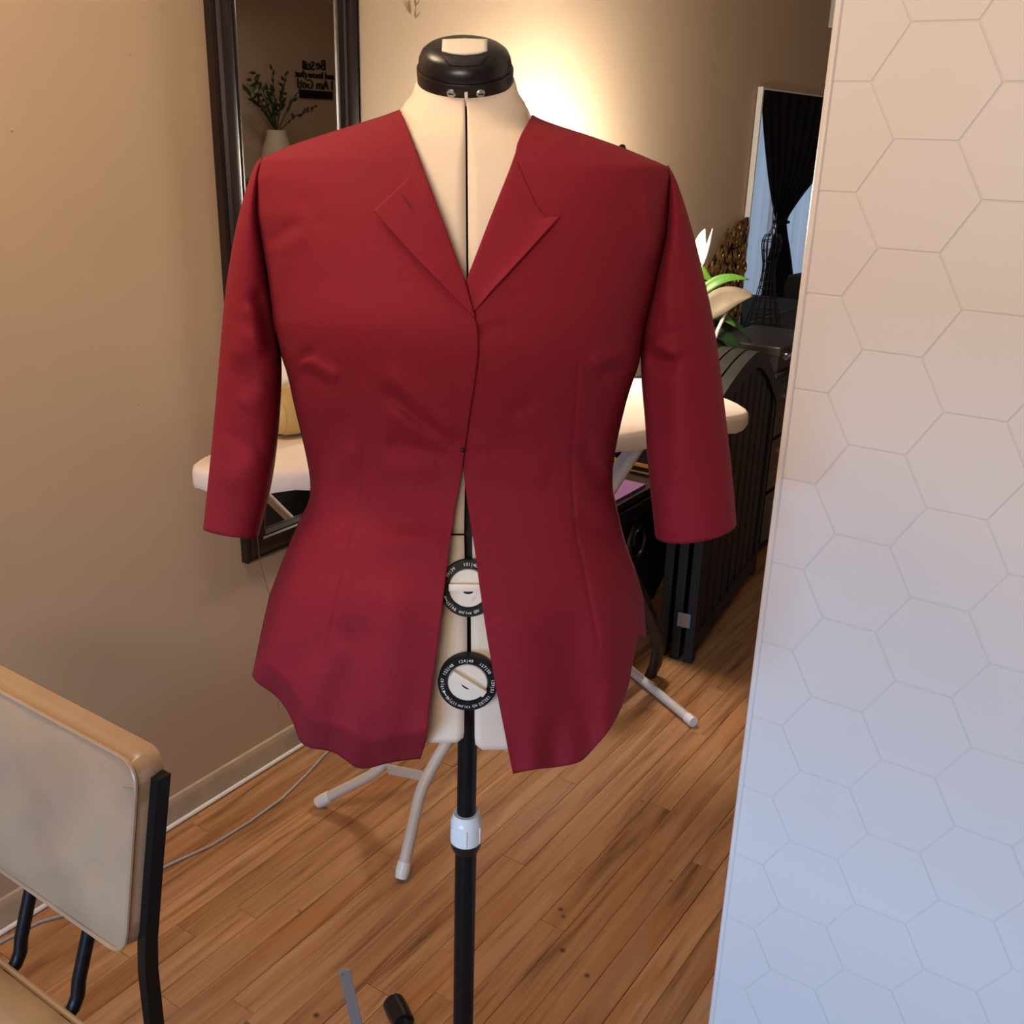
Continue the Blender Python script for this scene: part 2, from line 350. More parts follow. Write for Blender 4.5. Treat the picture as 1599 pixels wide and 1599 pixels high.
# floor: planks run along the room
PW = .0560; ph = .709 - 12 * PW
floor = wbox(S0 - .1, S1 + .1, -.12, N1 + .1, -.05, -.012).build('floor', M['underlay']); floor['kind'] = 'structure'
def plank_geo(mb, s0, s1, n0, n1, dz, local):
    g = random.choice((.0002, .0003, .0003, .0007)); b = .0006; t = .012; z1 = dz
    pts = []
    for z, e in ((-t, 0), (z1 - b, 0), (z1, b)):
        pts.append([(s0+g+e, n0+g+e, z), (s1-g-e, n0+g+e, z), (s1-g-e, n1-g-e, z), (s0+g+e, n1-g-e, z)])
    conv = (lambda p: Vector((p[0], -p[1], p[2]))) if local else (lambda p: W(*p))
    rings = [[conv(p) for p in r] for r in pts]
    mb.grid(rings, True); mb.fan(rings[2])
rest = MB(); count = 0; row = 0
n = ph - PW
while n < N1:
    nlo, nhi = max(n, .0), min(n + PW, N1)
    if nhi - nlo > .01:
        s = S0 + random.uniform(-.9, 0)
        while s < S1:
            Ln = random.choice((.45, .62, .8, .95, 1.15, 1.35)) * random.uniform(.9, 1.1)
            a, b = max(s, S0), min(s + Ln, S1)
            if b - a > .02:
                dz = random.uniform(-.0009, 0)
                if nlo < 1.36 and b > -.95 and a < 2.6 and not (a > .2 and nlo > 1.1):
                    mb = MB(); sm, nm = (a+b)/2, (nlo+nhi)/2
                    plank_geo(mb, a - sm, b - sm, nlo - nm, nhi - nm, dz, True)
                    # local x along the board, local y = -n
                    me = bpy.data.meshes.new('plank'); me.from_pydata([tuple(v) for v in mb.v], [], mb.f)
                    bm = bmesh.new(); bm.from_mesh(me); bmesh.ops.recalc_face_normals(bm, faces=bm.faces); bm.to_mesh(me); bm.free()
                    o = bpy.data.objects.new('plank', me); COL.objects.link(o); me.materials.append(M['plank']); o.parent = floor
                    o.location = W(sm, nm, 0); o.rotation_euler = (0, 0, HEAD); count += 1
                else: plank_geo(rest, a, b, nlo, nhi, dz, False)
            s += Ln
    n += PW
# distant boards: same material, grain follows the boards because the object is turned with them
me = bpy.data.meshes.new('plank'); inv = Matrix.Rotation(-HEAD, 3, 'Z')
me.from_pydata([tuple(inv @ v) for v in rest.v], [], rest.f)
bm = bmesh.new(); bm.from_mesh(me); bmesh.ops.recalc_face_normals(bm, faces=bm.faces); bm.to_mesh(me); bm.free()
o = bpy.data.objects.new('plank', me); COL.objects.link(o); me.materials.append(M['plank']); o.parent = floor; o.rotation_euler = (0, 0, HEAD); o['kind'] = 'stuff'

# baseboard with a rounded cap, plus the white strip at its foot
prof = [(0, 0), (.012, 0), (.0125, .022), (.010, .034), (.0105, .048), (.008, .056), (.006, .062), (0, .064)]
bb = MB(); bb.grid([[W(s, a + .0002, z) for a, z in prof] for s in (S0, S1)]); struct(bb, 'baseboard_left', M['trim'], smooth=30)
wt = MB(); wt.tube([W(s, .0185, .0055) for s in (S0, 1.0, S1)], .0052, 8); struct(wt, 'trim_1', M['white_trim'], smooth=True)

# hexagon-tiled partition wall, its near face square to the long wall
SP = -.10; NP = 1.232
part = wbox(SP + .0007, .0, NP, N1, 0, ZC).build('wall_partition', M['grout']); part['kind'] = 'structure'
HA = .0688; hu = .0; S3 = math.sqrt(3)
hex0 = SN(PS(1361, 128, SP))                               # a vertex of the lattice
def clip_n(poly, nmin):
    out = []
    for (a, b) in zip(poly, poly[1:] + poly[:1]):
        ina, inb = a[0] >= nmin, b[0] >= nmin
        if ina: out.append(a)
        if ina != inb: t = (nmin - a[0]) / (b[0] - a[0]); out.append((nmin, a[1] + t * (b[1] - a[1])))
    return out
far = MB()
for i in range(-1, 30):
    for j in range(-14, 14):
        cu = hex0[1] + HA * (1 + 1.5 * i); cz = hex0[2] + HA * S3 * (j + (.5 if i % 2 else 0))
        r = HA - .0017
        poly = [(cu + r * math.cos(k*math.pi/3), cz + r * math.sin(k*math.pi/3)) for k in range(6)]
        poly = clip_n(poly, NP + .0005)
        poly = [(min(a, N1), min(max(b, 0.002), ZC - .002)) for a, b in poly]
        if len(poly) < 3 or max(p[0] for p in poly) - min(p[0] for p in poly) < .004 or max(p[1] for p in poly) - min(p[1] for p in poly) < .01: continue
        ring = [W(SP, a, b) for a, b in poly]
        if cu < 1.85 and -.02 < cz < 1.78:
            MB().prism(ring, D1 * .0010).build('tile', M['tile'], part)
        else: far.prism(ring, D1 * .0010)
far.build('tile', M['tile'], part, kind='stuff')
ed = MB(); ed.tube([W(SP + .003, NP - .001, 0.0), W(SP + .003, NP - .001, 1.2), W(SP + .003, NP - .001, ZC - .001)], .0055, 10)
struct(ed, 'trim_2', M['white_trim'], smooth=True)

# ------------------------------------------------------------------ the dress form and the jacket share one body profile
YC = 1.10
XL = [(112,655),(140,654),(150,648),(160,638),(173,625),(185,588),(200,540),(215,492),(230,448),(248,409),(278,401),(335,401),(375,408),(440,419),(506,427),(556,440),(585,450),(633,460),(677,471),(726,482),(757,487),(782,484),(807,471),(850,452),(929,421),(1052,394),(1100,388),(1230,380)]
XR = [(112,798),(133,801),(150,806),(165,818),(180,832),(188,846),(212,919),(234,980),(248,1015),(261,1042),(275,1046),(319,1044),(366,1041),(413,1030),(460,1019),(506,1007),(550,1000),(567,998),(615,980),(677,965),(720,957),(760,955),(795,963),(834,972),(856,979),(895,994),(937,1005),(1015,1010),(1100,1014),(1230,1018)]
BF = [(112,.038),(140,.040),(173,.052),(210,.076),(260,.10),(330,.125),(430,.15),(520,.166),(600,.150),(700,.116),(770,.107),(850,.121),(950,.145),(1060,.156),(1150,.157),(1230,.157)]
def half(py): l, r = table(XL, py), table(XR, py); return (l + r) / 2, (r - l) / 2
def bdepth(py): return smooth_table(BF, py)
def pexp(py): return 2.0 if py < 170 else min(2.35, 2.0 + (py - 170) * .004)
def se(t, p): t = min(1, abs(t)); return (1 - t ** p) ** (1 / p)
def front(px, py, k=1.0):                                  # depth of the body's front at a point of its front elevation
    cx, hw = half(py); return YC - k * bdepth(py) * se((px - cx) / hw, pexp(py))
def kscale(py):
    k = 1.0 if py < 168 else max(.962, 1 - (py - 168) * .0009)
    return k - .24 * max(0, (py - 900) / 260) ** 1.3
def fhalf(py):                                             # the form's shoulders sit a little under the jacket's
    q = min(1, max(0, (py - 172) / 12)); return half(py - 17 * q)

FORM = PY(730, 1150, YC); PX0 = FORM.x
form = empty('dress_form', (PX0, YC, 0), 'adjustable cream dress form with black neck cap on a black pole', 'dress form')
GAPC = [(100,726),(165,728),(440,730),(800,731),(1000,732.5),(1100,733),(1200,733)]
GAPW = [(100,1.2),(165,1.6),(640,1.8),(760,5),(830,6.5),(880,6),(960,3),(1035,3.2),(1100,8),(1200,8.5)]
def form_pt(py, th, shrink=0.0, back=.88):
    cx, hw = fhalf(py); k = kscale(py); p = pexp(py); t = math.cos(th); hw *= k; k = max(k, .95)
    b = bdepth(py) * (k - .035 * (1 if py > 230 else max(0, (py - 168) / 62)))
    if shrink: hw *= 1 - shrink; b *= 1 - shrink * 1.2
    y = YC - b * se(t, p) * (1 if math.sin(th) >= 0 else -back)
    dip = 27 * max(0, (215 - py) / 87) * (se(t, 2) if math.sin(th) >= 0 else -se(t, 2))   # the neck opening slopes down to the front
    return PY(cx - hw * t, py + dip, y)
def form_panel(side, r0, r1, rb=None, nr=40, nc=28):
    rows = []
    for j in range(nr + 1):
        py = lerp(r0, r1, j / nr); cx, hw = fhalf(py); hw *= kscale(py); g = table(GAPC, py); gw = table(GAPW, py)
        if rb:                                             # rounded lower corner beside the gap
            q = (py - (r1 - rb)) / rb
            if q > 0: gw += rb * .8 * (1 - math.sqrt(max(0, 1 - q * q)))
        tx = g - gw if side < 0 else g + gw
        tc = (cx - tx) / hw; th1 = math.acos(max(-1, min(1, tc))); th0 = 0 if side < 0 else math.pi
        rows.append([form_pt(py, lerp(th0, th1, i / nc)) for i in range(nc + 1)])
    return MB().grid(rows)
for side in (-1, 1):
    form_panel(side, 128, 833).build('torso_panel', M['form'], form, smooth='all', solid=.005)
    form_panel(side, 836, 1158 if side < 0 else 1169, rb=14).build('hip_panel', M['form'], form, smooth='all', solid=.005)
for a0, a1 in ((math.pi * 1.005, math.pi * 1.495), (math.pi * 1.505, math.pi * 1.995)):
    for r0, r1, nm in ((128, 833, 'back_torso_panel'), (836, 1150, 'back_hip_panel')):
        MB().grid([[form_pt(lerp(r0, r1, j / 30), lerp(a0, a1, i / 20)) for i in range(21)] for j in range(31)]).build(nm, M['form'], form, smooth='all', solid=.005)
core = MB(); rows = [[form_pt(lerp(140, 1120, j / 40), 2 * math.pi * i / 40, .10) for i in range(40)] for j in range(41)]
core.grid(rows, True); core.fan(rows[0]); core.fan(rows[-1]); core.build('inner_core', M['matte_black'], form, smooth='all', weld=True)

# neck cap: a band and a domed lid, tipped forward
tilt = math.radians(25); cX = Vector((1, 0, 0)); cZ = Vector((0, -math.sin(tilt), math.cos(tilt))); cY = Vector((0, math.cos(tilt), math.sin(tilt)))
CC = PY(726.5, 118, YC); sc_ = 75 / FPX * 1.0 * (YC * .937 - .04 * .35) ; ra = 74.5 / FPX * 1.02
MB().lathe(CC, [(ra*.94, -.0105), (ra, -.0095), (ra*1.005, .0075), (ra*.99, .0085)], 48, cX, cY, cZ, .92).build('neck_band', M['black'], form, smooth=30)
dome = [(ra*.955, .0080), (ra*.965, .0100), (ra*.962, .0135), (ra*.945, .0175), (ra*.89, .0225), (ra*.79, .0262), (ra*.62, .0288), (ra*.35, .0306), (ra*.08, .031)]
lid = MB().lathe(CC, dome, 48, cX, cY, cZ, .92).build('neck_lid', M['black'], form, smooth='all')
def on_lid(px, py):                                        # point of the lid seen at a photograph position (used for the pieces set into it)
    o = Vector((0, 0, EYE)); r = ray(px, py); best = None
    t = .9
    while t < 1.3:
        p = o + r * t; q = p - CC; x, y, h = q.dot(cX), q.dot(cY), q.dot(cZ); rr = math.hypot(x, y / .92)
        hh = table([(-d[0], d[1]) for d in dome], -rr) if rr < ra*.965 else -1
        if h <= hh and h > 0: return p
        t += .0004
    return o + r * 1.1
def patch(pts, n, lift, nm, m, par):
    g = coons(*pts, n, n); rows = [[on_lid(*p) - ray(*p).normalized() * lift for p in r] for r in g]
    return MB().grid(rows).build(nm, m, par, smooth='all', solid=.0016)
patch(([(691, 62.5), (726, 61), (761, 62.5)], [(690, 80), (706, 84), (726, 85.5), (746, 84), (761, 80)], [(691, 62.5), (690, 80)], [(761, 62.5), (761, 80)]), 10, .0022, 'handle_insert', M['cream'], form)
patch(([(690, 88), (726, 88.5), (762, 88)], [(701, 102), (726, 104), (751, 102)], [(690, 88), (701, 102)], [(762, 88), (751, 102)]), 10, .0008, 'thumb_recess', M['matte_black'], form)
for px, py in ((704.6, 146), (750, 147.5)):
    a = math.asin((PY(px, py, YC - .04).x - CC.x) / ra); pos = CC + cX * math.sin(a) * ra * 1.003 - cY * math.cos(a) * ra * .92 * 1.003 + cZ * .0000
    nn = (cX * math.sin(a) * .92 - cY * math.cos(a)).normalized(); tt = nn.cross(cZ)
    s_ = MB().lathe(pos, [(.0044, -.001), (.0044, .0008), (.0034, .0016)], 16, tt, cZ, nn).build('screw', M['screw'], form, smooth=30)
    MB().box(pos + nn * .0017, tt, cZ, nn, .0026, .0006, .0003).build('screw_slot', M['matte_black'], s_)
tongue = MB().box(CC - cY * ra * .925 - cZ * .0045 + cX * (PY(727.5, 150, YC - .045).x - CC.x), cX, cY, cZ, .0016, .0015, .007, .0006).build('band_tongue', M['cream'], form)

# pole, collar and four-legged base
MB().tube([(PX0, YC, 1.3), (PX0, YC, .62), (PX0, YC, .575)], .0122, 20).build('inner_pole', M['pole'], form, smooth=True)
MB().tube([(PX0, YC, .605), (PX0, YC, .3), (PX0, YC, .06)], .0140, 20).build('outer_pole', M['pole'], form, smooth=True)
zc0 = PY(731, 1311, YC).z; zc1 = PY(731, 1268, YC).z
nut = MB().lathe((PX0, YC, zc0), [(.0125, 0), (.0200, 0), (.0205, .003), (.0200, (zc1-zc0)*.72), (.0178, (zc1-zc0)*.82), (.0170, zc1-zc0), (.0128, zc1-zc0)], 28).build('collar', M['white_plastic'], form, smooth=25)
for k in range(6):
    a = k * math.pi / 3 - math.pi/2 + .05
    MB().box((PX0 + .0203 * math.cos(a), YC + .0203 * math.sin(a), zc0 + .014), (math.cos(a), math.sin(a), 0), (-math.sin(a), math.cos(a), 0), UP, .0012, .0012, .012, .0005).build('grip_rib', M['white_plastic'], nut)
MB().lathe((PX0, YC, zc0 - .018), [(.014, 0), (.0160, .002), (.0196, .010), (.0198, .019), (.013, .019)], 28).build('lower_collar', M['black'], form, smooth=25)
MB().lathe((PX0, YC, .045), [(.02, 0), (.034, .004), (.034, .05), (.022, .06), (.0142, .062)], 24).build('hub', M['black'], form, smooth=25)
tipv = PZ(612, 1562, .014); leg0 = Vector((tipv.x - PX0, tipv.y - YC, 0)); LL = leg0.length; la = math.atan2(leg0.y, leg0.x)
for k in range(4):
    d = Vector((math.cos(la + k * math.pi/2), math.sin(la + k * math.pi/2), 0)); b = Vector((PX0, YC, 0))
    lg = MB().tube([b + d*.02 + UP*.075, b + d*.10 + UP*.058, b + d*(LL*.7) + UP*.031, b + d*(LL*.93) + UP*.021], [.0125, .0125, .012, .012], 12, flat=.8).build('leg', M['pole'], form, smooth=True)
    MB().tube([b + d*(LL*.80) + UP*.024, b + d*(LL*.9) + UP*.020, b + d*(LL*.97) + UP*.017, b + d*LL + UP*.014], [.0185, .0200, .0195, .011], 14, flat=.9).build('foot_cap', M['black'], lg, smooth=True)

# adjusting dials on the opening of the front
def dial(px, py, up_tilt, bar_rot, texts, rad, gap):
    y = front(px, py) - .001; c = PY(px, py, y); a = math.radians(up_tilt)
    e3 = Vector((0, -math.cos(a), math.sin(a))); e2 = Vector((0, math.sin(a), math.cos(a))); e1 = Vector((1, 0, 0))
    ring = MB(); pr = [(rad*.985, -.008), (rad, .002), (rad*.985, .0045), (rad*.72, .0045), (rad*.685, .002), (rad*.685, -.006)]
    ring.lathe(c, pr, 56, e1, e2, e3, cap=False); d = ring.build('dial_ring', M['ring'], form, smooth=25)
    k = MB(); k.lathe(c, [(rad*.66, -.006), (rad*.668, .0012), (rad*.64, .0024), (.001, .0024)], 48, e1, e2, e3); kn = k.build('knob', M['cream'], d, smooth=25)
    b = math.radians(bar_rot); u = e1*math.cos(b) + e2*math.sin(b); v = -e1*math.sin(b) + e2*math.cos(b)
    MB().box(c + v*rad*.06 + e3*.0055, u, v, e3, rad*.66, rad*.125, .0036, .0009).build('grip_bar', M['cream'], d, smooth=25)
    out = []
    for i in range(25):
        q = math.pi * i / 24; r = rad * (.40 + .07 * math.cos(4 * q)); out.append(c - v*(r * math.sin(q) * .92 + rad*.05) + u*(r * math.cos(q)) + e3*.0024)
    MB().prism(out, e3*.0014).build('cam_plate', M['cream'], d)
    sl = [c - v*(rad*.10 + rad*.09*math.sin(math.pi*i/12)) + u*rad*.17*math.cos(math.pi*i/12) + e3*.0038 for i in range(13)]
    MB().prism(sl, e3*.0003).build('slot', M['matte_black'], d)
    for ang, s, sz in texts:                               # ang: clockwise from the top
        q = math.radians(90 - ang); rr = rad * .842; pos = c + e1*rr*math.cos(q) + e2*rr*math.sin(q) + e3*.0047
        tx = e1*math.sin(q) - e2*math.cos(q); ty = e1*math.cos(q) + e2*math.sin(q)
        if s.startswith('_'): s = s[1:]; tx, ty = -tx, -ty
        text_part('printed_scale', s, sz, M['print'], d, pos, tx, ty, .0001)
    aw = []
    for ang, k in ((252, 0), (247, .055), (248, .018), (237, .014), (237, -.014), (248, -.018), (247, -.055)):
        q = math.radians(90 - ang); rr = rad * (.842 + k); aw.append(c + e1*rr*math.cos(q) + e2*rr*math.sin(q) + e3*.0046)
    MB().prism(aw, e3*.0002).build('printed_arrow', M['print'], d)
    return d
def arc_text(s, mid, step, flip=False):                    # letters one by one round the ring
    n_ = len(s); return [((mid + (i - (n_-1)/2) * step * (-1 if flip else 1)), ('_' if flip else '') + ch, .0045 if flip else .0048) for i, ch in enumerate(s) if ch != ' ']
def arc(items): return [q for it in items for q in arc_text(*it)]
dial(731.5, 918, 13, 1, arc([('101|40', 4, 5.8), ('99|39', -48, 5.8), ('94|37', 222, 5.8), ('cm/ins CW', 178, 5.2, True), ('103|41', 52, 5.8), ('105|42', 98, 5.8)]), 46.5/FPX*1.035, 0)
dial(730.5, 1065, 3, -33, arc([('124|49', -5, 5.8), ('127|50', 44, 5.8), ('122|48', -52, 5.8), ('119|47', -95, 5.8), ('117|46', 220, 5.2), ('cm/ins CH', 180, 5.0, True), ('129|51', 94, 5.8), ('132|52', 136, 5.6)]), 47.5/FPX*1.055, 0)

# ---- jacket
jk = empty('jacket', (PX0, YC, .75), 'burgundy three-quarter-sleeve tailored jacket pinned on the dress form', 'jacket')
def gauss_line(px, py, x0, y0, x1, y1, sig, fade=.18):
    dx, dy = x1 - x0, y1 - y0; L2 = dx*dx + dy*dy; t = ((px - x0)*dx + (py - y0)*dy) / L2
    if t < -.3 or t > 1.3: return 0.0
    tt = min(1, max(0, t)); ex = px - (x0 + tt*dx); ey = py - (y0 + tt*dy); d2 = ex*ex + ey*ey
    if d2 > 12*sig*sig: return 0.0
    return math.exp(-d2 / (2*sig*sig)) * min(1, .15 + min(tt, 1 - tt) / fade)
# folds of the cloth: (x0,y0,x1,y1, width, amplitude in metres; + stands out, - sinks in)
FOLDS_L = [(712,702,590,600,9,-.0042),(712,690,600,575,12,.0040),(705,706,610,640,9,.0034),(700,712,600,690,10,-.0026),(690,725,590,735,14,.0022),
  (470,560,492,546,5,-.0030),(472,572,520,604,7,-.0042),(470,562,530,592,9,.0040),(462,590,452,612,5,-.003),
  (470,760,540,640,14,-.0030),(485,790,560,690,16,.0028),(470,815,560,800,10,-.0018),(560,800,690,825,14,-.0018),(580,850,700,838,14,.0016),
  (470,300,510,360,9,-.0007),(415,380,470,350,9,-.0014),(420,400,480,360,12,.0010),(424,470,440,400,10,.0012),
  (430,1060,520,1000,18,-.0012),(470,1120,540,1000,22,.0018),(520,1150,560,960,22,-.003),(600,1160,620,900,24,.0025)]
DART_L = [(561,535),(563,600),(564,642),(568,690),(566,740),(561,785),(556,812),(545,862),(525,945),(506,1040)]
FOLDS_R = [(735,700,800,640,12,.0022),(740,690,840,615,10,-.0016),(745,520,800,510,10,-.0016),(735,720,860,745,16,.0018),(985,560,930,590,9,-.0030),(990,548,920,570,9,.0026),
  (905,690,955,770,12,-.0030),(925,680,962,760,12,.0026),(900,810,970,840,12,-.0018),(1020,400,1008,300,8,.0022),(1000,470,1020,400,7,-.0026),(990,520,1004,470,6,-.002),
  (960,1130,940,900,22,.003),(900,1150,890,950,24,-.0025),(840,1170,800,950,26,.002)]
DART_R = [(903,570),(899,633),(893,690),(892,740),(895,790),(900,843),(908,871),(921,937),(934,1005)]
def folds(px, py, F, dart):
    d = 0.0
    for (x0, y0, x1, y1, s, a) in F: d += a * gauss_line(px, py, x0, y0, x1, y1, s)
    if dart[0][1] - 6 < py < dart[-1][1] + 6:
        xs = table([(q[1], q[0]) for q in dart], py); e = px - xs
        if abs(e) < 40: d += -.0007 * math.exp(-e*e / (2*2.2**2))
    return d
L_edge = [(625,173),(635,196),(653,243),(690,342),(725,437),(740,494),(746,512),(747,545),(744,578),(734,642),(726,699),(721,738),(706,821),(694,920),(681,1028),(671,1098),(667,1151),(657,1184)]
L_side = [(409,248),(401,278),(401,335),(408,375),(419,440),(427,506),(440,556),(450,585),(460,633),(471,677),(482,726),(486,757),(484,782),(471,807),(452,850),(421,929),(394.5,1055)]
L_top = [(625,173),(588,185),(540,200),(492,215),(448,230),(409,248)]
L_hem = [(657,1184),(611,1189),(578,1199),(557,1200),(541,1187),(520,1172),(483,1168),(468,1158),(462,1136),(448,1106),(429,1083),(401,1066),(394.5,1055)]
R_edge = [(831,180),(809,218),(803,247),(765,343),(728,440),(722,500),(720,560),(719,640),(721,700),(726,760),(739,842),(751,933),(766,1028),(787,1139),(801,1208)]
R_side = [(1042,261),(1046,275),(1044,319),(1041,366),(1030,413),(1019,460),(1007,506),(1000,550),(998,567),(980,615),(965,677),(957,720),(955,760),(963,795),(972,834),(979,856),(993,900),(999,960),(991,1015),(981,1069)]
R_top = [(831,180),(846,188),(880,200),(919,212),(980,234),(1042,261)]
R_hem = [(801,1208),(834,1201),(875,1197),(904,1191),(917,1180),(950,1143),(970,1106),(981,1069)]
def cloth_panel(name, top, hem, edge, side, F, dart, off, curl, nu=96, nv=210):
    g = coons(chaikin(top), chaikin(hem), chaikin(edge, 1), chaikin(side, 1), nu, nv); rows = []
    for j, r in enumerate(g):
        v = j / nv; row = []
        for i, (px, py) in enumerate(r):
            hang = min(1, max(0, (py - 730) / 130)); y = front(px, py, 1.0) - off - .009 * hang - 2.4 * folds(px, py, F, dart) * min(1, i / 4 + .2)
            cx, hw = half(py); t = abs(px - cx) / hw
            if v > .90: y += (.006 * math.sin(px * .045) + .004 * math.sin(px * .11 + 1)) * (v - .90) / .10
            if curl and v > .958: y += (v - .958) / .042 * .048 * min(1, (1 - i / nu) * 6 + .2)
            row.append(PY(px, py, y))
        rows.append(row)
    return MB().grid(rows).build(name, M['cloth'], jk, smooth='all', solid=.0013)
fl = cloth_panel('front_panel', L_top, L_hem, L_edge, L_side, FOLDS_L, DART_L, .007, True)
fr = cloth_panel('front_panel', R_top, R_hem, R_edge, R_side, FOLDS_R, DART_R, .003, False)
# back panel, hanging round the far side
rows = []
NB = 72
for j in range(91):
    v = j / 90; row = []
    for i in range(NB + 1):
        ang = math.pi * (-.13 + 1.26 * i / NB); t = -math.cos(ang)
        py0 = 173 + 6 * t if abs(t) < .33 else 176 + (abs(t) - .33) / .67 * 76
        py = lerp(py0, 1020 + 25 * math.cos(3 * t), v); cx, hw = half(max(py, 250)); px = cx + hw * t * .999
        if py < 250:                                       # shoulder line
            l, rr = table(XL, py), table(XR, py); px = min(max(px, l), rr)
        cxx, hww = half(py); tt = (px - cxx) / hww
        y = YC + (.9 * bdepth(py) * se(tt, pexp(py)) if math.sin(ang) >= 0 else -.93 * bdepth(py) * se(tt, pexp(py))) + (.006 if math.sin(ang) >= 0 else .002)
        row.append(PY(px, py, y))
    rows.append(row)
MB().grid(rows).build('back_panel', M['cloth'], jk, smooth='all', solid=.0013)

for F, dart, off in ((FOLDS_L, DART_L, .007), (FOLDS_R, DART_R, .003)):
    for_pts = resample(dart, 60)
    MB().tube([PY(x, y, front(x, y) - off - .009 * min(1, max(0, (y - 730) / 130)) - 2.4 * folds(x, y, F, dart) - .0004) for x, y in for_pts], [.0002 + .0004 * math.sin(math.pi * k / 60) for k in range(61)], 6).build('dart_shade_line', M['crease_line'], jk, smooth=True)  # darker tube paints the shadow line along each dart
def lapel(vedge, outer, topl, off, lift, F, dart, u0, pw):
    tip = vedge[-1]; nu, nv = 36, 60; g = coons(topl, [tip, (tip[0] + .01, tip[1] + .01)], vedge, outer, nu, nv); rows = []
    for j, r in enumerate(g):
        rows.append([PY(px, py, front(px, py) - off - .0024 * min(1, j / nv * 5 + max(0, i / nu - u0) * 4) - lift * (i / nu) ** pw * min(1, (1 - j / nv) * 3) + .0012 * math.exp(-i / 2) - .8*folds(px, py, F, dart)) for i, (px, py) in enumerate(r)])
    return MB().grid(rows).build('lapel', M['cloth'], jk, smooth='all', solid=.0016)
lapel([(650,234),(653,243),(690,342),(725,437),(741,496)], [(583,329),(640,393),(700,454),(741,496)], [(650,234),(636,279),(612,303),(583,329)], .007, .0050, FOLDS_L, DART_L, .3, 1.3)
lapel([(804,243),(803,247),(765,343),(728,440),(740,487)], [(874,339),(820,398),(770,452),(740,487)], [(804,243),(836,318),(852,340),(874,339)], .003, .0050, FOLDS_R, DART_R, .75, 5)
# short dark crease line on the left lapel
MB().tube([PY(x, y, front(x, y) - .0150) for x, y in ((627,303),(634,313),(642,324))], .0005, 6).build('dark_crease', M['crease_line'], jk)

def sleeve(outer, inner, nv, F, hem_bow, ys, bs, sgn):
    O = resample(chaikin(outer, 2), nv); I = resample(chaikin(inner, 2), nv); rows = []; NR = 64
    for j in range(nv + 1):
        v = j / nv; (ox, oy), (ix, iy) = O[j], I[j]; yc = smooth_table(ys, v); b = smooth_table(bs, v)
        po, pi_ = PY(ox, oy, yc), PY(ix, iy, YC if v < .45 else yc); mid = (po + pi_) / 2; hv = (pi_ - po) / 2; row = []
        for q in range(NR):
            a = 2 * math.pi * q / NR; c, s = math.cos(a), math.sin(a)
            if s >= 0:                                     # near half: follows the line from outer to inner edge
                k = (1 - c) / 2; k = 1 - k
                px, py = lerp(ox, ix, k), lerp(oy, iy, k) + hem_bow * s * max(0, v - .8) / .2
                y = lerp(yc, pi_.y, k) - b * s ** .9
                y -= 1.0 * sum(am * gauss_line(px, py, x0, y0, x1, y1, sg) for (x0, y0, x1, y1, sg, am) in F) * min(1, s * 2)
                row.append(PY(px, py, y))
            else: row.append(mid + hv * c + Vector((0, -b * s * .9, 0)))
        rows.append(row)
    return MB().grid(rows, True).build('sleeve', M['cloth'], jk, smooth='all', solid=.0013)
sleeve([(409,246),(398,258),(386,292),(371,345),(361,400),(352,460),(345,540),(340,600),(333,680),(326,750),(318,826)],
       [(409,250),(403,278),(402,335),(409,375),(419,440),(428,506),(437,560),(436,620),(431,690),(422,760),(402,838)], 110,
       [(425,560,400,445,10,-.012),(412,555,392,470,12,.006),(395,520,372,560,14,.004),(420,600,380,640,14,.005),(385,560,360,700,18,-.005),(415,720,350,760,16,.004),(410,690,360,700,14,-.003),(340,560,335,780,12,.003)],
       6, [(0, 1.10), (.3, 1.102), (.6, 1.092), (1, 1.078)], [(0, .012), (.08, .034), (.25, .052), (.6, .054), (1, .052)], -1)
sleeve([(1043,259),(1055,280),(1067,315),(1080,358),(1090,398),(1100,440),(1112,493),(1123,567),(1131,637),(1138,699),(1145,764),(1149,818)],
       [(1042,262),(1046,278),(1044,319),(1041,366),(1030,413),(1019,460),(1007,506),(1001,550),(1003,600),(1009,660),(1012,720),(1024,836)], 110,
       [(1012,560,1058,566,9,-.012),(1020,530,1058,560,8,.010),(1045,470,1060,560,10,.006),(1030,560,1020,700,12,-.006),(1062,560,1055,760,12,.0045),(1040,600,1045,790,14,-.004),(1050,330,1040,450,7,.004),(1062,400,1060,540,10,-.003),(1040,800,1055,740,9,.004),(1100,560,1110,780,16,-.003)],
       20, [(0, 1.10), (.3, 1.105), (.6, 1.10), (1, 1.09)], [(0, .012), (.08, .034), (.25, .054), (.6, .056), (1, .056)], 1)
MB().tube([PY(x, y, 1.045) for x, y in ((402,838),(404,856),(405,872),(410,890),(414,905),(418,922),(424,936))], .0004, 5).build('loose_thread', M['loose'], jk, label='loose brown thread at the sleeve hem')
MB().tube([PY(x, y, .98) for x, y in ((437,1092),(434,1098),(436,1106))], .0003, 5).build('loose_thread', M['loose'], jk)
pc = PY(722, 703, front(722, 703) - .0135)
pn = empty('dressmaking_pin', pc, 'tiny black-headed pin closing the burgundy jacket at the waist', 'pin')
MB().lathe(pc, [(.0003, -.0023), (.0015, -.0018), (.0023, 0), (.0015, .0018), (.0003, .0023)], 14).build('pin_head', M['black'], pn, smooth='all')
MB().tube([pc, pc + Vector((.003, .008, .003)), pc + Vector((.008, .014, .004))], .0004, 6).build('pin_shaft', M['screw'], pn)

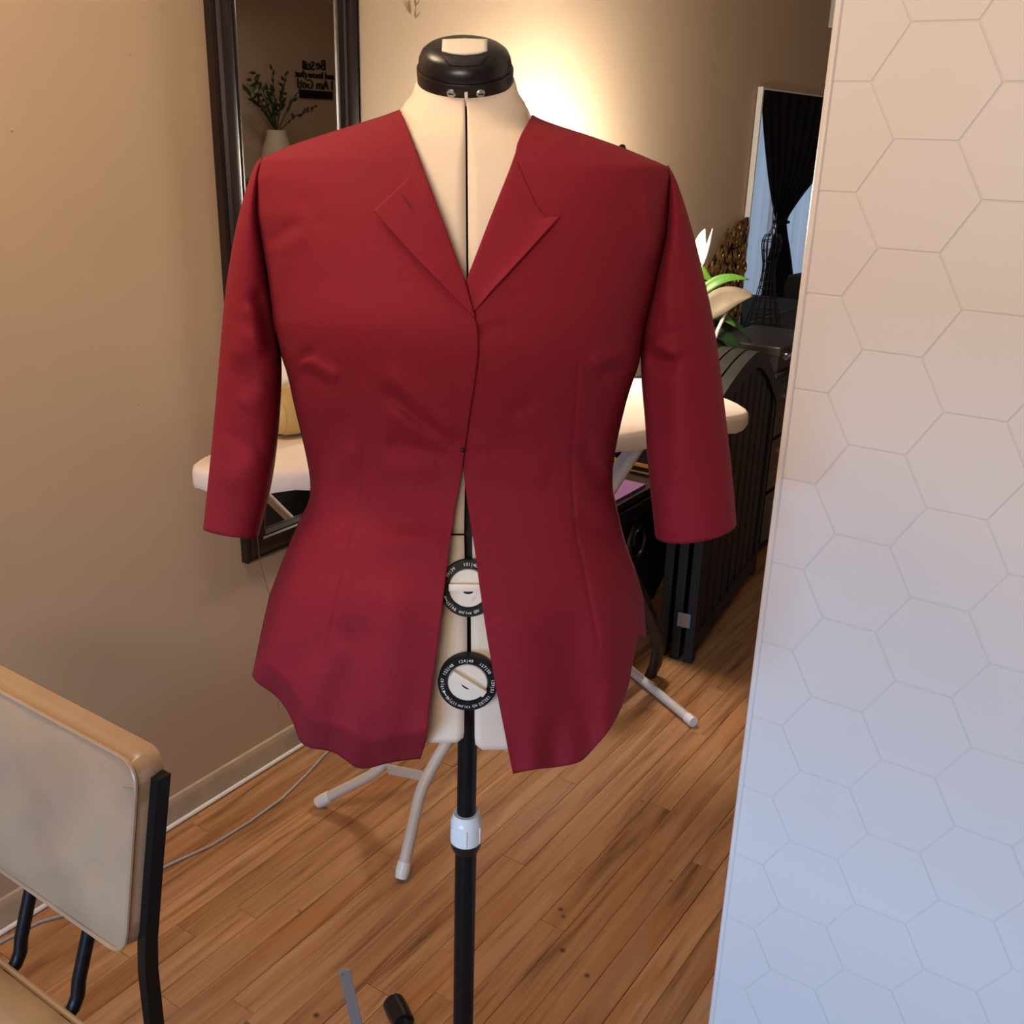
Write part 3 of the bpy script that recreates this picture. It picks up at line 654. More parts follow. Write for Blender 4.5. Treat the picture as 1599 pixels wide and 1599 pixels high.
# ------------------------------------------------------------------ ironing board
BZ = .86
_t = PZ(303, 735, .86); _r = PZ(1160, 638, .86); _d = (_r - _t).normalized(); _p = Vector((-_d.y, _d.x, 0))
BA = _t + _p * .022; BA.z = 0; BB = _t + _d * 1.272 + _p * .170; BB.z = 0; bx = (BB - BA).normalized(); by = Vector((-bx.y, bx.x, 0)); BLn = (BB - BA).length
def bw(t):                                                 # half width along the board: rounded nose at the near-left end, blunt at the other
    if t > .93: return .205 * math.sqrt(max(0, 1 - ((t - .93) / .07) ** 2.4))
    return max(0, table([(0, 0), (.005, .02), (.02, .045), (.06, .082), (.16, .122), (.30, .158), (.45, .186), (.6, .201), (.7, .205), (1, .205)], t))
ib = empty('ironing_board', (BA + BB) / 2, 'cream-covered ironing board with white tube legs behind the jacket', 'ironing board')
ring = []
NT = 40
ts = [.5 - .5 * math.cos(math.pi * i / NT) for i in range(NT + 1)]
for t in ts: ring.append((t, 1))
for t in reversed(ts[1:-1]): ring.append((t, -1))
def bring(k, dz, wob=0):
    out = []
    for i, (t, s) in enumerate(ring):
        p = BA + bx * (BLn * (.5 + (t - .5) * (1 - (1 - k) * .3))) + by * (s * bw(t) * k)
        out.append(p + UP * (BZ + dz + wob * math.sin(i * 1.7) * .003))
    return out
cv = MB(); rs = [bring(.02, .001), bring(.6, .0012), bring(.96, 0), bring(.99, -.004), bring(1.0, -.012), bring(1.0, -.034, 1), bring(.985, -.041, 1), bring(.9, -.040)]
cv.grid(rs, True); cv.fan(rs[0]); cv.build('cover', M['board_cover'], ib, smooth=50)
bp_ = MB(); r1, r2 = bring(.95, -.034), bring(.95, -.039); bp_.grid([r1, r2], True); bp_.fan(r2); bp_.build('board_panel', M['board_leg'], ib)
f1 = PZ(497, 1253, .012); f2 = PZ(627, 1368, .012)
b1 = PZ(600, 1200, .10); b2 = PZ(662, 1212, .19); b1 = f1 + (b1 - f1) * 1.0
tp = PZ(1003, 690, .820)
t1 = tp + by * .022 + bx * .01; t2 = tp
def bent(a, b, c, n=8):
    return [a.lerp(b, k / n * .8) for k in range(n + 1)] + [a.lerp(b, .8).lerp(b, k/4).lerp(b.lerp(c, .2 * k/4), k/4) for k in range(1, 4)] + [b.lerp(c, .2 + .8 * k / n) for k in range(n + 1)]
for f_, b_, t_ in ((f1, b1, t1), (f2, b2, t2)):
    lg = MB().tube(bent(f_, b_, t_), .0125, 14).build('leg', M['board_leg'], ib, smooth=True)
    d = (b_ - f_).normalized(); MB().tube([f_ - d*.004, f_ + d*.010, f_ + d*.030], [.0125, .0150, .0142], 14).build('foot_cap', M['white_plastic'], lg, smooth=30)
# cross plate between the two legs
q1 = b1.lerp(b2, .10); q2 = b1.lerp(b2, .97) + UP*.0
dq = (q2 - q1).normalized(); uq = UP - dq * UP.dot(dq)
MB().box((q1+q2)/2, dq, uq.normalized().cross(dq), uq.normalized(), (q2-q1).length/2, .002, .011, .0008).build('cross_brace', M['board_leg'], ib)
g0 = PZ(1082, 1127, .013); g1 = W(1.15, .30, .013); g1 = g0 + (PZ(985, 1047, .013) - g0).normalized() * .48
MB().tube([g0, g0.lerp(g1, .5), g1], .0125, 14).build('foot_bar', M['board_leg'], ib, smooth=True)
d = (g1 - g0).normalized()
for e, s in ((g0, 1), (g1, -1)): MB().tube([e - d*.003*s, e + d*.024*s], .0140, 14).build('foot_cap', M['white_plastic'], ib, smooth=30)
gm = g0.lerp(g1, .5); tl = BA + bx * (BLn * .30) + UP * .815
MB().tube([gm, gm.lerp(tl, .12), tl], .0125, 14).build('leg', M['board_leg'], ib, smooth=True)

# ------------------------------------------------------------------ gold cushion resting on the back of the board
ca = PZ(432, 680, BZ + .004); cb = PZ(500, 664, BZ + .004); dc = (cb - ca).normalized(); pcn = Vector((-dc.y, dc.x, 0))
c0 = ca - dc * .03 + pcn * -.008 + UP * .0485; LC = .24; prof = []
cu = empty('cushion', c0 + dc * LC/2 - UP * .05, 'gold satin bolster cushion lying on the ironing board before the mirror', 'cushion')
cm = MB(); rings = []
for i in range(25):
    t = i / 24; k = (1 - abs(2*t - 1) ** 5) ** .5 * .995 + .005
    rings.append([c0 + dc * (LC * t) + (pcn * math.cos(a) * 1.0 + UP * math.sin(a)) * .05 * k for a in [2*math.pi*q/28 for q in range(28)]])
cm.grid(rings, True); cm.fan(rings[0]); cm.fan(rings[-1]); cm.build('cushion_body', M['gold'], cu, smooth='all')
for i in (2, 22):
    rr = [(p - (c0 + dc * (LC * i / 24))) for p in rings[i]]
    MB().tube([c0 + dc*(LC*i/24) + r * 1.005 for r in rr] + [c0 + dc*(LC*i/24) + rr[0] * 1.005], .0022, 6, cap=False).build('piping', M['gold'], cu, smooth=True)

# ------------------------------------------------------------------ mahogany-framed mirror on the left wall
mr = empty('wall_mirror', W(.26, .0, .54), 'tall dark mahogany framed mirror hanging on the left tan wall', 'mirror')
ms0, ms1, mz0, mz1 = .050, .452, .540, 2.02; fw = .062
pf = [(0, .001), (0, .020), (.006, .023), (.010, .021), (.016, .026), (.032, .027), (.046, .023), (.050, .019), (.054, .021), (fw, .015), (fw, .008)]
def frame_side(a, b, inw):                                 # mitred moulding from corner a to corner b; inw = inward direction (s,z)
    rows = []
    for (s, z), e in ((a, 1), (b, -1)):
        r = []
        for d_, h in pf: r.append(W(s + (inw[0] * d_ if inw[0] else e * d_ * (1 if b[0] > a[0] else -1)), h, z + (inw[1] * d_ if inw[1] else e * d_ * (1 if b[1] > a[1] else -1))))
        rows.append(r)
    return MB().grid(rows)
for a, b, inw, nm in (((ms0, mz0), (ms0, mz1), (1, 0), 'frame_stile'), ((ms1, mz0), (ms1, mz1), (-1, 0), 'frame_stile'), ((ms0, mz0), (ms1, mz0), (0, 1), 'frame_rail'), ((ms0, mz1), (ms1, mz1), (0, -1), 'frame_rail')):
    frame_side(a, b, inw).build(nm, M['frame'], mr, smooth=20)
# the glass leans back a touch inside its frame, as the reflected ceiling shows
gl = MB(); i0, i1, j0, j1 = ms0 + fw - .004, ms1 - fw + .004, mz0 + fw - .004, mz1 - fw + .004
gl.add([W(i0, .0125, j0), W(i1, .0125, j0), W(i1, .0095, j1), W(i0, .0095, j1), W(i0, .004, j0), W(i1, .004, j0), W(i1, .004, j1), W(i0, .004, j1)],
       [(0, 1, 2, 3), (4, 7, 6, 5), (0, 4, 5, 1), (1, 5, 6, 2), (2, 6, 7, 3), (3, 7, 4, 0)]).build('glass', M['glass'], mr)
bv = MB(); wbox(i0 + .003, i0 + .0075, .0095, .0135, j0, j1, bv); wbox(i1 - .0075, i1 - .003, .0095, .0135, j0, j1, bv); wbox(i0, i1, .0095, .0135, j0 + .003, j0 + .0075, bv); bv.build('bevelled_edge', M['chrome'], mr)

# ------------------------------------------------------------------ lamp behind the jacket
LP = W(1.22, .255, 0)
lamp = empty('floor_lamp', LP, 'lit globe floor lamp behind the jacket, only its dark finial peeking over the shoulder', 'lamp')
MB().lathe(LP, [(.12, 0), (.12, .012), (.03, .03), (.011, .04)], 32).build('base', M['brass'], lamp, smooth=25)
MB().tube([LP + UP*.03, LP + UP*.6, LP + UP*1.235], .010, 12).build('pole', M['brass'], lamp, smooth=True)
gz = 1.305; MB().lathe(LP + UP*gz, [(.075*math.sin(math.pi*k/16) + .0004, -.075*math.cos(math.pi*k/16)) for k in range(17)], 32).build('globe', M['globe'], lamp, smooth='all')
MB().lathe(LP, [(.010, 1.378), (.012, 1.384), (.005, 1.388), (.005, 1.402), (.009, 1.408), (.011, 1.415), (.008, 1.423), (.001, 1.426)], 16).build('finial', M['iron'], lamp, smooth='all')

# ------------------------------------------------------------------ tan vinyl chair, lower left
NR_, NL_ = .802, .340
ch = empty('side_chair', W(-.95, .57, 0), 'tan vinyl side chair with black metal frame, lower left by the wall', 'chair')
def post(nn, nm='back_post'):
    p = [W(-.760, nn, .764), W(-.782, nn, .655), W(-.800, nn, .560), W(-.804, nn, .52), W(-.806, nn, .30), W(-.802, nn, .0)]
    h = MB(); rows = []
    for i, q in enumerate(p):
        e = .009; wd = .007
        rows.append([q + D1*e + NV*wd, q - D1*e + NV*wd, q - D1*e - NV*wd, q + D1*e - NV*wd])
    h.grid(rows, True); h.fan(rows[0]); h.fan(rows[-1]); return h.build(nm, M['iron'], ch, smooth=20)
post(NR_ - .012); post(NL_ + .012)
def cushion(cs, lean, n0, n1, z0, z1, th, name, puff):
    # padded slab: rounded rectangle seen from the front, puffed; lean = ds/dz
    NU, NV_ = 40, 28; fr_, bk_ = [], []
    for j in range(NV_ + 1):
        rf, rbk = [], []
        for i in range(NU + 1):
            u, v = -1 + 2*i/NU, -1 + 2*j/NV_
            su = math.copysign(1 - (1 - abs(u))**1.6, u); sv = math.copysign(1 - (1 - abs(v))**1.6, v)
            uu, vv = su, sv
            r = .12; ex = max(0, abs(su) - (1 - r)) / r; ey = max(0, abs(sv) - (1 - r * (n1-n0)/(z1-z0))) / (r * (n1-n0)/(z1-z0)); l = math.hypot(ex, ey)
            if l > 1: uu = math.copysign((1 - r) + r * ex / l, su); vv = math.copysign((1 - r*(n1-n0)/(z1-z0)) + r*(n1-n0)/(z1-z0) * ey / l, sv)
            nn = lerp(n0, n1, (uu + 1) / 2); zz = lerp(z0, z1, (vv + 1) / 2); s = cs + lean * (zz - (z0+z1)/2)
            p = puff * (1 - abs(uu)**4) * (1 - abs(vv)**4)
            wr = (.0016 * math.sin(u*9 + v*5) + .0011 * math.sin(u*17 - v*11)) * (1 - u*u) * (1 - v*v)
            rf.append(W(s - th/2 - p - wr * 1.0, nn, zz)); rbk.append(W(s + th/2 + p * .5, nn, zz))
        fr_.append(rf); bk_.append(rbk)
    mb = MB(); mb.grid(fr_); mb.grid([r[::-1] for r in bk_])
    per = lambda g: g[0] + [r[-1] for r in g[1:]] + g[-1][::-1][1:] + [r[0] for r in g[::-1][1:-1]]
    a, b = per(fr_), per(bk_); mid = [(x + y)/2 for x, y in zip(a, b)]
    ctr = sum(a, Vector()) / len(a)
    mid = [m_ + (m_ - ctr).normalized() * .004 for m_ in mid]
    mb.grid([a, mid, b], True)
    o = mb.build(name, M['vinyl'], ch, smooth=70, weld=True)
    lp = a + [a[0]]
    MB().tube([q - D1*.001 for q in lp[::2]] + [lp[0] - D1*.001], .0030, 8, cap=False).build('piping', M['vinyl'], o, smooth=True)
    return o
bk = cushion(-.785, .19, NL_ + .020, NR_ - .020, .553, .785, .036, 'backrest', .012)
# pinched pleats at the corner
for dz, k in ((.026, 1), (.031, -1)):
    MB().tube([W(-.7865, NR_ - .0225, .785 - dz), W(-.7880, NR_ - .031, .785 - dz - .0012*k), W(-.7900, NR_ - .043, .785 - dz - .004 - .002*k)], [.0012, .0017, .0003], 8).build('pleat', M['vinyl'], bk, smooth='all')
st = MB(); rows = []                                       # seat: padded slab lying forward of the back
sN0, sN1, sS0, sS1 = NL_ + .0, NR_ + .0, -1.32, -.862
def seat_ring(z, ins):
    out = []; r = .05
    for cs, cn, a0 in ((sS1 - r, sN1 - r, 0), (sS0 + r, sN1 - r, 1), (sS0 + r, sN0 + r, 2), (sS1 - r, sN0 + r, 3)):
        for k in range(7):
            a = math.pi/2 * (a0 + k/6); rr = r - ins
            out.append(W(cs + rr*math.cos(a), cn + rr*math.sin(a), z))
    return out
rs = [seat_ring(.395, .006), seat_ring(.40, 0), seat_ring(.437, -.002), seat_ring(.447, .004), seat_ring(.453, .018), seat_ring(.456, .045)]
st.grid(rs, True); st.fan(rs[0]); st.fan(rs[-1]); seat = st.build('seat', M['vinyl'], ch, smooth=60)
q = seat_ring(.444, -.003); MB().tube(q + [q[0]], .004, 8, cap=False).build('piping', M['vinyl'], seat, smooth=True)
for nn in (.575, .695):                                    # rods carrying the backrest down behind the seat
    x = nn
    MB().tube([W(-.800, x, .60), W(-.812, x, .53), W(-.822, x, .462), W(-.826, x, .438), W(-.836, x, .424), W(-.856, x, .418), W(-.95, x, .414)] if False else
              [W(-.790, x, .60), W(-.812, x, .54), W(-.836, x, .475), W(-.840, x, .455), W(-.848, x, .442), W(-.862, x, .434), W(-.90, x, .390), W(-.95, x, .386)], .0085, 10).build('back_rod', M['iron'], ch, smooth=True)
for nn in (NR_ - .03, NL_ + .03):
    MB().tube([W(-1.27, nn, .395), W(-1.285, nn, .2), W(-1.30, nn, 0)], .011, 10).build('front_leg', M['iron'], ch, smooth=True)
    MB().tube([W(-1.27, nn, .385), W(-.786, nn, .385)], .010, 10).build('seat_rail', M['iron'], ch, smooth=True)

# ------------------------------------------------------------------ grey metal bar and floor cable
ra_ = PY(537.5, 1514, 1.15); rb_ = PY(601, 1790, 1.12); rb_.z = .001
rl = empty('metal_ruler', rb_, 'flat grey metal ruler standing on end beside the dress form base', 'ruler')
dr = (ra_ - rb_).normalized(); sx = Vector((1, .1, 0)); sx = (sx - dr * sx.dot(dr)).normalized()
MB().box((ra_ + rb_)/2, sx, dr.cross(sx), dr, .0082, .0010, (ra_ - rb_).length/2, .0003).build('blade', M['steel'], rl)
MB().lathe(ra_ - dr*.006 - sx*.004 - Vector((0, .0012, 0)), [(.0018, 0), (.0018, .0006), (.0002, .0006)], 12, sx, dr, Vector((0, -1, 0))).build('hanging_hole_rivet', M['screw'], rl)
cbl = [PZ(x, y, .0032) for x, y in ((-60, 1508), (0, 1472), (60, 1440), (110, 1426), (180, 1395), (260, 1352), (330, 1320), (390, 1283), (440, 1247), (480, 1208), (505, 1180), (540, 1150))]
tag(MB().tube(cbl, .0032, 8).build('power_cable', M['cable'], None, smooth=True), 'thin grey cable running along the wood floor by the baseboard', 'cable')

# ------------------------------------------------------------------ dark carved side table with what lies on it
TS0, TS1, TN0, TN1, TZ = .95, 1.55, .06, .43, .50
tb = empty('side_table', W(1.25, .25, 0), 'dark carved wooden side table with scroll apron behind the jacket', 'table')
wbox(TS0, TS1, TN0, TN1, TZ - .018, TZ, None, .004).build('tabletop', M['dark_wood'], tb)
for k, (z, e) in enumerate(((TZ - .034, .006), (TZ - .052, .002), (TZ - .070, -.004))):
    wbox(TS0 - e, TS1 + e, TN0 - .0, TN1 + e, z - .008, z + .008, None, .004).build('moulding', M['dark_wood'], tb)
wbox(TS0 + .02, TS1 - .02, TN0 + .01, TN1 - .02, TZ - .20, TZ - .07).build('apron', M['matte_black'], tb)
sp = []
for k in range(60):
    a = k / 59 * 2.6 * math.pi; r = .062 * (1 - .62 * k / 59); sp.append(W(1.13 + r*math.cos(a + 2.2), TN1 + .004, TZ - .145 + r*math.sin(a + 2.2)))
MB().tube(sp, [.010 - .005*k/59 for k in range(60)], 8).build('scroll', M['dark_wood'], tb, smooth=True)
ap = [W(1.0, TN1 - .012, TZ - .20), W(1.50, TN1 - .012, TZ - .20), W(1.42, TN1 - .012, .20), W(1.30, TN1 - .012, .10), W(1.22, TN1 - .012, .17), W(1.05, TN1 - .012, .26)]
pnl = MB().prism(ap, -NV*.012).build('drop_panel', M['matte_black'], tb)
for k in range(9):
    a = k * .8; r = .018 + .004 * (k % 3); c = W(1.135 + r*math.cos(a), TN1 - .008, .265 + r*math.sin(a))
    MB().tube([c + D1*.012*math.cos(a + t) + UP*.012*math.sin(a + t) for t in (0, .7, 1.4, 2.1, 2.8)], [.001, .003, .0035, .003, .001], 6).build('carved_petal', M['dark_wood'], pnl, smooth=True)
legp = [PY(985, 900, 2.52), PY(999, 925, 2.53), PY(1012, 955, 2.55), PY(1024, 985, 2.57), PY(1029, 1010, 2.58), PY(1024, 1036, 2.585), PY(1013, 1060, 2.59)]
legp = [PY(960, 850, 2.50), PY(972, 876, 2.51)] + legp
MB().tube(legp, [.013, .014, .015, .0155, .016, .0165, .0165, .016, .014], 10, flat=1.2).build('curved_leg', M['dark_wood'], tb, smooth=True)
for s_, n_ in ((TS0 + .04, TN0 + .04), (TS1 - .04, TN0 + .04), (TS1 - .04, TN1 - .05)):
    MB().tube([W(s_, n_, TZ - .1), W(s_ + .015, n_, .32), W(s_ - .01, n_, .12), W(s_, n_, 0)], [.020, .018, .013, .015], 10).build('leg', M['dark_wood'], tb, smooth=True)
pa = PZ(1008, 758, TZ + .006); paS, paN, _ = SN(pa)
tag(wbox(paS - .24, paS, paN - .11, paN, TZ + .0005, TZ + .010).build('card_pad', M['purple']), 'purple card pad lying on the dark carved side table', 'card')
gx = empty('lacquer_box', W(1.36, .25, TZ), 'black lacquered box with gold edge lines on the dark side table', 'box')
gs = 1.27
wbox(gs, 1.50, .10, .425, TZ + .0, TZ + .22, None, .004).build('box_body', M['lacquer'], gx)
wbox(gs - .003, 1.503, .097, .428, TZ + .22, TZ + .235, None, .003).build('box_lid', M['lacquer'], gx)
for z, h in ((.034, .0055), (.012, .002)): wbox(gs - .0025, gs + .01, .10, .425, TZ + z - h, TZ + z + h).build('gold_line', M['gold_trim'], gx)

# ------------------------------------------------------------------ folded black wooden screen with arched tops
def screen(nofs, name, rooted):
    g = rooted; A = Vector((1.165, .606 - nofs, 0)); Bv = Vector((1.93, .500 - nofs, 0)); dirv = (Bv - A); Lg = dirv.length; dirv /= Lg
    dw = D1 * dirv.x + NV * dirv.y; nw = D1 * (-dirv.y) + NV * dirv.x; base = W(A.x, A.y, 0); th = .028
    def top(x): t = x / Lg; return .790 + .066 * math.sin(math.pi * min(1, t / .52) * .5) if t < .52 else .856 - .19 * ((t - .52) / .48) ** 1.6
    pan = MB().box(base + dw*.0175 + UP*.39, dw, nw, UP, .0175, th/2, .39, .003).build('panel_stile', M['screen_wood'], g)
    MB().box(base + dw*(Lg - .0175) + UP*.33, dw, nw, UP, .0175, th/2, .33, .003).build('panel_stile', M['screen_wood'], g)
    MB().box(base + dw*(Lg/2) + UP*.055, dw, nw, UP, Lg/2 - .035, th/2, .03, .003).build('bottom_rail', M['screen_wood'], g)
    NA = 28; a, b = [], []
    for i in range(NA + 1):
        x = Lg * i / NA; z1 = top(x); z0 = z1 - .05 - .0 * math.sin(math.pi * i / NA)
        if i == 0: z0 = z1 - .03
        a.append([base + dw*x + UP*z1 - nw*(th*.62), base + dw*x + UP*z1 + nw*(th*.62), base + dw*x + UP*z0 + nw*(th*.62), base + dw*x + UP*z0 - nw*(th*.62)])
    mb = MB(); mb.grid(a, True); mb.fan(a[0]); mb.fan(a[-1]); mb.build('arched_top', M['screen_top'], g, smooth=30)
    x = .078; k = 0
    while x < Lg - .045:
        z1 = top(x) - .04
        MB().box(base + dw*x + UP*(z1 + .08)/2, dw, nw, UP, .036, .008, (z1 - .08)/2, .005).build('slat', M['screen_wood'], g); x += .0855
    MB().box(base + dw*(Lg/2) + UP*.37 - nw*.009, dw, nw, UP, Lg/2 - .03, .002, .30).build('backing', M['matte_black'], g)
    return base, dw, nw
fs = empty('folding_screen', W(1.5, .52, 0), 'low folded black wooden screen with three arched slatted panels', 'screen')
bases = [screen(k * .042, 'panel', fs) for k in range(3)]
b0, dw, nw = bases[0]
for z in (.135, .66):
    c = b0 + UP*z - dw*.0012 + (-nw if nw.dot(NV) > 0 else nw) * .021
    hg = MB().box(c, dw, nw, UP, .0012, .019, .022, .0006).build('hinge', M['steel'], fs)
    MB().tube([c - UP*.022 - dw*.0015, c + UP*.022 - dw*.0015], .0026, 8).build('hinge_pin', M['gold_trim'], hg, smooth=True)

# ------------------------------------------------------------------ long black dresser, far right
DS0, DS1, DN0, DN1, DZ = 1.98, 3.75, .02, .49, .70
dr_ = empty('dresser', W(2.8, .25, 0), 'long glossy black dresser with chrome handles under the frameless mirror', 'dresser')
wbox(DS0 + .01, DS1 - .01, DN0, DN1 - .012, .06, DZ - .02).build('carcass', M['lacquer'], dr_)
wbox(DS0, DS1, DN0, DN1, DZ - .02, DZ, None, .003).build('dresser_top', mat('dark_leather_top', (.022, .017, .017), .65, var=.2), dr_)
wbox(DS0 + .03, DS1 - .03, DN0 + .02, DN1 - .04, 0, .06).build('plinth', M['matte_black'], dr_)
for i in range(3):
    for j in range(3):
        a = DS0 + .02 + i * .585; z = .08 + j * .20
        dw_ = wbox(a, a + .57, DN1 - .012, DN1 + .004, z, z + .185, None, .002).build('drawer', M['lacquer'], dr_)
        hb = MB(); hb.tube([W(a + .14, DN1 + .026, z + .115), W(a + .43, DN1 + .026, z + .115)], .006, 10)
        hb.tube([W(a + .17, DN1 + .003, z + .115), W(a + .17, DN1 + .026, z + .115)], .004, 8); hb.tube([W(a + .40, DN1 + .003, z + .115), W(a + .40, DN1 + .026, z + .115)], .004, 8)
        hb.build('handle', M['chrome'], dw_, smooth=True)
wbox(DS0 - .0, DS0 + .01, DN0 + .03, DN1 - .03, .10, DZ - .04, None, .003).build('end_panel', M['lacquer'], dr_)
# black case with a chrome bar handle, standing on the near end of the dresser
cs = empty('storage_case', W(2.2, .36, DZ), 'black case with a chrome bar handle on the near end of the dresser', 'case')
wbox(2.02, 2.38, .24, .475, DZ + .0, DZ + .075, None, .006).build('case_body', mat('dark_brown_leather', (.034, .027, .027), .45, var=.15), cs)
wbox(2.015, 2.385, .235, .48, DZ + .055, DZ + .09, None, .006).build('case_lid', mat('dark_brown_leather_lid', (.040, .032, .031), .42, var=.15), cs)
hb = MB(); hb.tube([W(2.00, .505, DZ + .062), W(2.26, .505, DZ + .062)], .009, 12)
for q in (2.05, 2.2): hb.tube([W(q, .475, DZ + .062), W(q, .505, DZ + .062)], .005, 8)
hb.build('bar_handle', M['chrome'], cs, smooth=True)

# frameless mirror standing on the dresser against the wall
fm = empty('frameless_mirror', W(3.2, .02, DZ), 'large frameless mirror standing on the black dresser, reflecting dark curtains', 'mirror')
wbox(2.768, 3.74, .004, .020, DZ, 1.637).build('mirror_back', M['silver'], fm)
wbox(2.776, 3.735, .020, .024, DZ + .004, 1.630).build('glass', M['glass2'], fm)
wbox(2.764, 2.777, .004, .026, DZ, 1.640, None, .001).build('edge_strip', M['white_trim'], fm)
# carved gilt crest beside it
cg = empty('carved_crest', W(2.5, .05, DZ), 'dark gilded carved wooden crest between the peace lily and the frameless mirror', 'ornament')
cgp = [W(2.20, .012, DZ + .0005), W(2.762, .012, DZ + .0005), W(2.762, .012, 1.15), W(2.70, .012, 1.135), W(2.62, .012, 1.10), W(2.52, .012, 1.05), W(2.42, .012, .98), W(2.33, .012, .90), W(2.24, .012, .81)]
MB().prism(cgp, NV*.012).build('backing', M['gilt_back'], cg)
rng = random.Random(3)
for k in range(170):
    s_ = rng.uniform(2.24, 2.73); zt = table([(2.2, .80), (2.33, .95), (2.42, 1.02), (2.52, 1.09), (2.62, 1.14), (2.76, 1.19)], s_); z_k = rng.uniform(DZ + .055, zt - .01)
    r = rng.uniform(.016, .030); a0 = rng.uniform(0, 6.28); sg = rng.choice((-1, 1)); pts = []
    for q in range(16):
        a = a0 + sg * q / 15 * 4.6; rr = r * (1 - .6 * q / 15); pts.append(W(min(2.756, s_ + rr*math.cos(a)), .030 + .010 * q / 15, z_k + rr*math.sin(a) * 1.25))
    MB().tube(pts, [.004 + .0045 * math.sin(math.pi * q / 15) for q in range(16)], 7).build('carved_scroll', M['gilt'], cg, smooth=True)
# wire jewellery form
wfm = empty('wire_form', W(2.62, .12, DZ), 'black wire dress-shaped jewellery stand before the frameless mirror', 'ornament')
WC = PN(1190, 515, .11); WC = W(SN(WC)[0], .11, DZ)
wp = [(.0, .105), (.06, .085), (.14, .055), (.20, .040), (.26, .036), (.32, .050), (.36, .054), (.385, .040)]
fm_ = MB()
for k in range(14):
    a = 2*math.pi*k/14; fm_.tube([WC + D1*(smooth_table(wp, h/20*.385))*math.cos(a) + NV*(smooth_table(wp, h/20*.385))*.7*math.sin(a) + UP*(h/20*.385) for h in range(21)], .0022, 5)
for h in (.003, .03, .07, .12, .17, .20, .24, .28, .32, .36):
    r = smooth_table(wp, h); fm_.tube([WC + D1*r*math.cos(a) + NV*r*.7*math.sin(a) + UP*h for a in [2*math.pi*q/24 for q in range(25)]], .0018, 5, cap=False)
fm_.build('wire_cage', M['wire'], wfm, smooth=True)
for a, h in ((.4, .47), (1.5, .45), (2.6, .50), (4.0, .44), (5.2, .46)):
    MB().tube([WC + D1*.035*math.cos(a) + NV*.02*math.sin(a) + UP*.375, WC + D1*.030*math.cos(a) + UP*(h*.93), WC + D1*.026*math.cos(a + .3) + UP*h], .0022, 6).build('wire_spike', M['wire'], wfm, smooth=True)

# ------------------------------------------------------------------ peace lily in a pot on a stand
LY = W(1.70, .17, 0)
pst = empty('plant_stand', LY, 'dark round plant stand holding the peace lily behind the folded screen', 'stand')
MB().lathe(LY, [(.11, .50), (.12, .505), (.12, .525), (.11, .53)], 28).build('stand_top', M['dark_wood'], pst, smooth=25)
for k in range(3):
    a = k * 2.09 + .4; MB().tube([LY + Vector((.05*math.cos(a), .05*math.sin(a), .505)), LY + Vector((.07*math.cos(a), .07*math.sin(a), .25)), LY + Vector((.10*math.cos(a), .10*math.sin(a), 0))], .011, 8).build('leg', M['dark_wood'], pst, smooth=True)
pl = empty('peace_lily', LY + UP*.53, 'potted peace lily with white spathes and long green leaves', 'plant')
MB().lathe(LY, [(.065, .53), (.085, .60), (.095, .67), (.098, .68), (.088, .68), (.085, .655)], 28).build('pot', M['terracotta'], pl, smooth=25)
MB().lathe(LY, [(.086, .655), (.04, .662), (.001, .664)], 20).build('soil', M['underlay'], pl)
def blade(pts, wid, m, name, fold=.25, face=None):
    pts = [Vector(p) for p in pts]; n_ = 14; rows = []
    def bez(t):
        q = pts[:]
        while len(q) > 1: q = [q[i].lerp(q[i+1], t) for i in range(len(q) - 1)]
        return q[0]
    for k in range(n_ + 1):
        t = k / n_; c = bez(t); tg = (bez(min(1, t + .02)) - bez(max(0, t - .02))).normalized()
        vd = Vector(face) if face else Vector((0, -1, .5)); side = tg.cross(vd).normalized(); nrm = side.cross(tg).normalized()
        w_ = wid * math.sin(math.pi * min(1, t ** .75 * 1.0)) ** .8 + .0006
        rows.append([c + side * (w_ * e) + nrm * (abs(e) * w_ * fold) for e in (-1, -.5, 0, .5, 1)])
    return MB().grid(rows).build(name, m, pl, smooth='all', solid=.0012)
crown = LY + UP*.665
def stem(top, m=M['leaf_dark']): MB().tube([crown, crown.lerp(top, .5) + UP*.06, top], [.004, .0035, .003], 7).build('stem', m, pl, smooth=True)
def leafpx(a, b, c, ya, wid, m, name='leaf', face=None, st=True):
    p = [PY(a[0], a[1], ya), PY(b[0], b[1], ya - .02), PY(c[0], c[1], ya - .01)]
    if st: stem(p[0], m)
    return blade(p, wid, m, name, face=face)
LYY = LY.y
leafpx((1085, 470), (1118, 422), (1170, 437), LYY - .02, .016, M['leaf'])
leafpx((1075, 400), (1095, 425), (1114, 442), LYY, .015, M['leaf'])
leafpx((1098, 492), (1118, 478), (1150, 512), LYY - .03, .018, M['leaf'])
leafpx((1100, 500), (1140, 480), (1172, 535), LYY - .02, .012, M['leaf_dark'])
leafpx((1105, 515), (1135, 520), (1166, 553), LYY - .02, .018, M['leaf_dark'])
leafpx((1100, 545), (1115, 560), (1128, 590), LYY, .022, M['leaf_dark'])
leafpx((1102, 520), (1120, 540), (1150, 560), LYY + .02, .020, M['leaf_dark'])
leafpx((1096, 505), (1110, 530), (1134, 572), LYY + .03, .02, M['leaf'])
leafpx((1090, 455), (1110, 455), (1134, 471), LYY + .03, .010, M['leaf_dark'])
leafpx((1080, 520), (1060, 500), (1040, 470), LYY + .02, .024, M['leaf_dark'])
leafpx((1085, 540), (1060, 545), (1035, 560), LYY + .04, .024, M['leaf'])
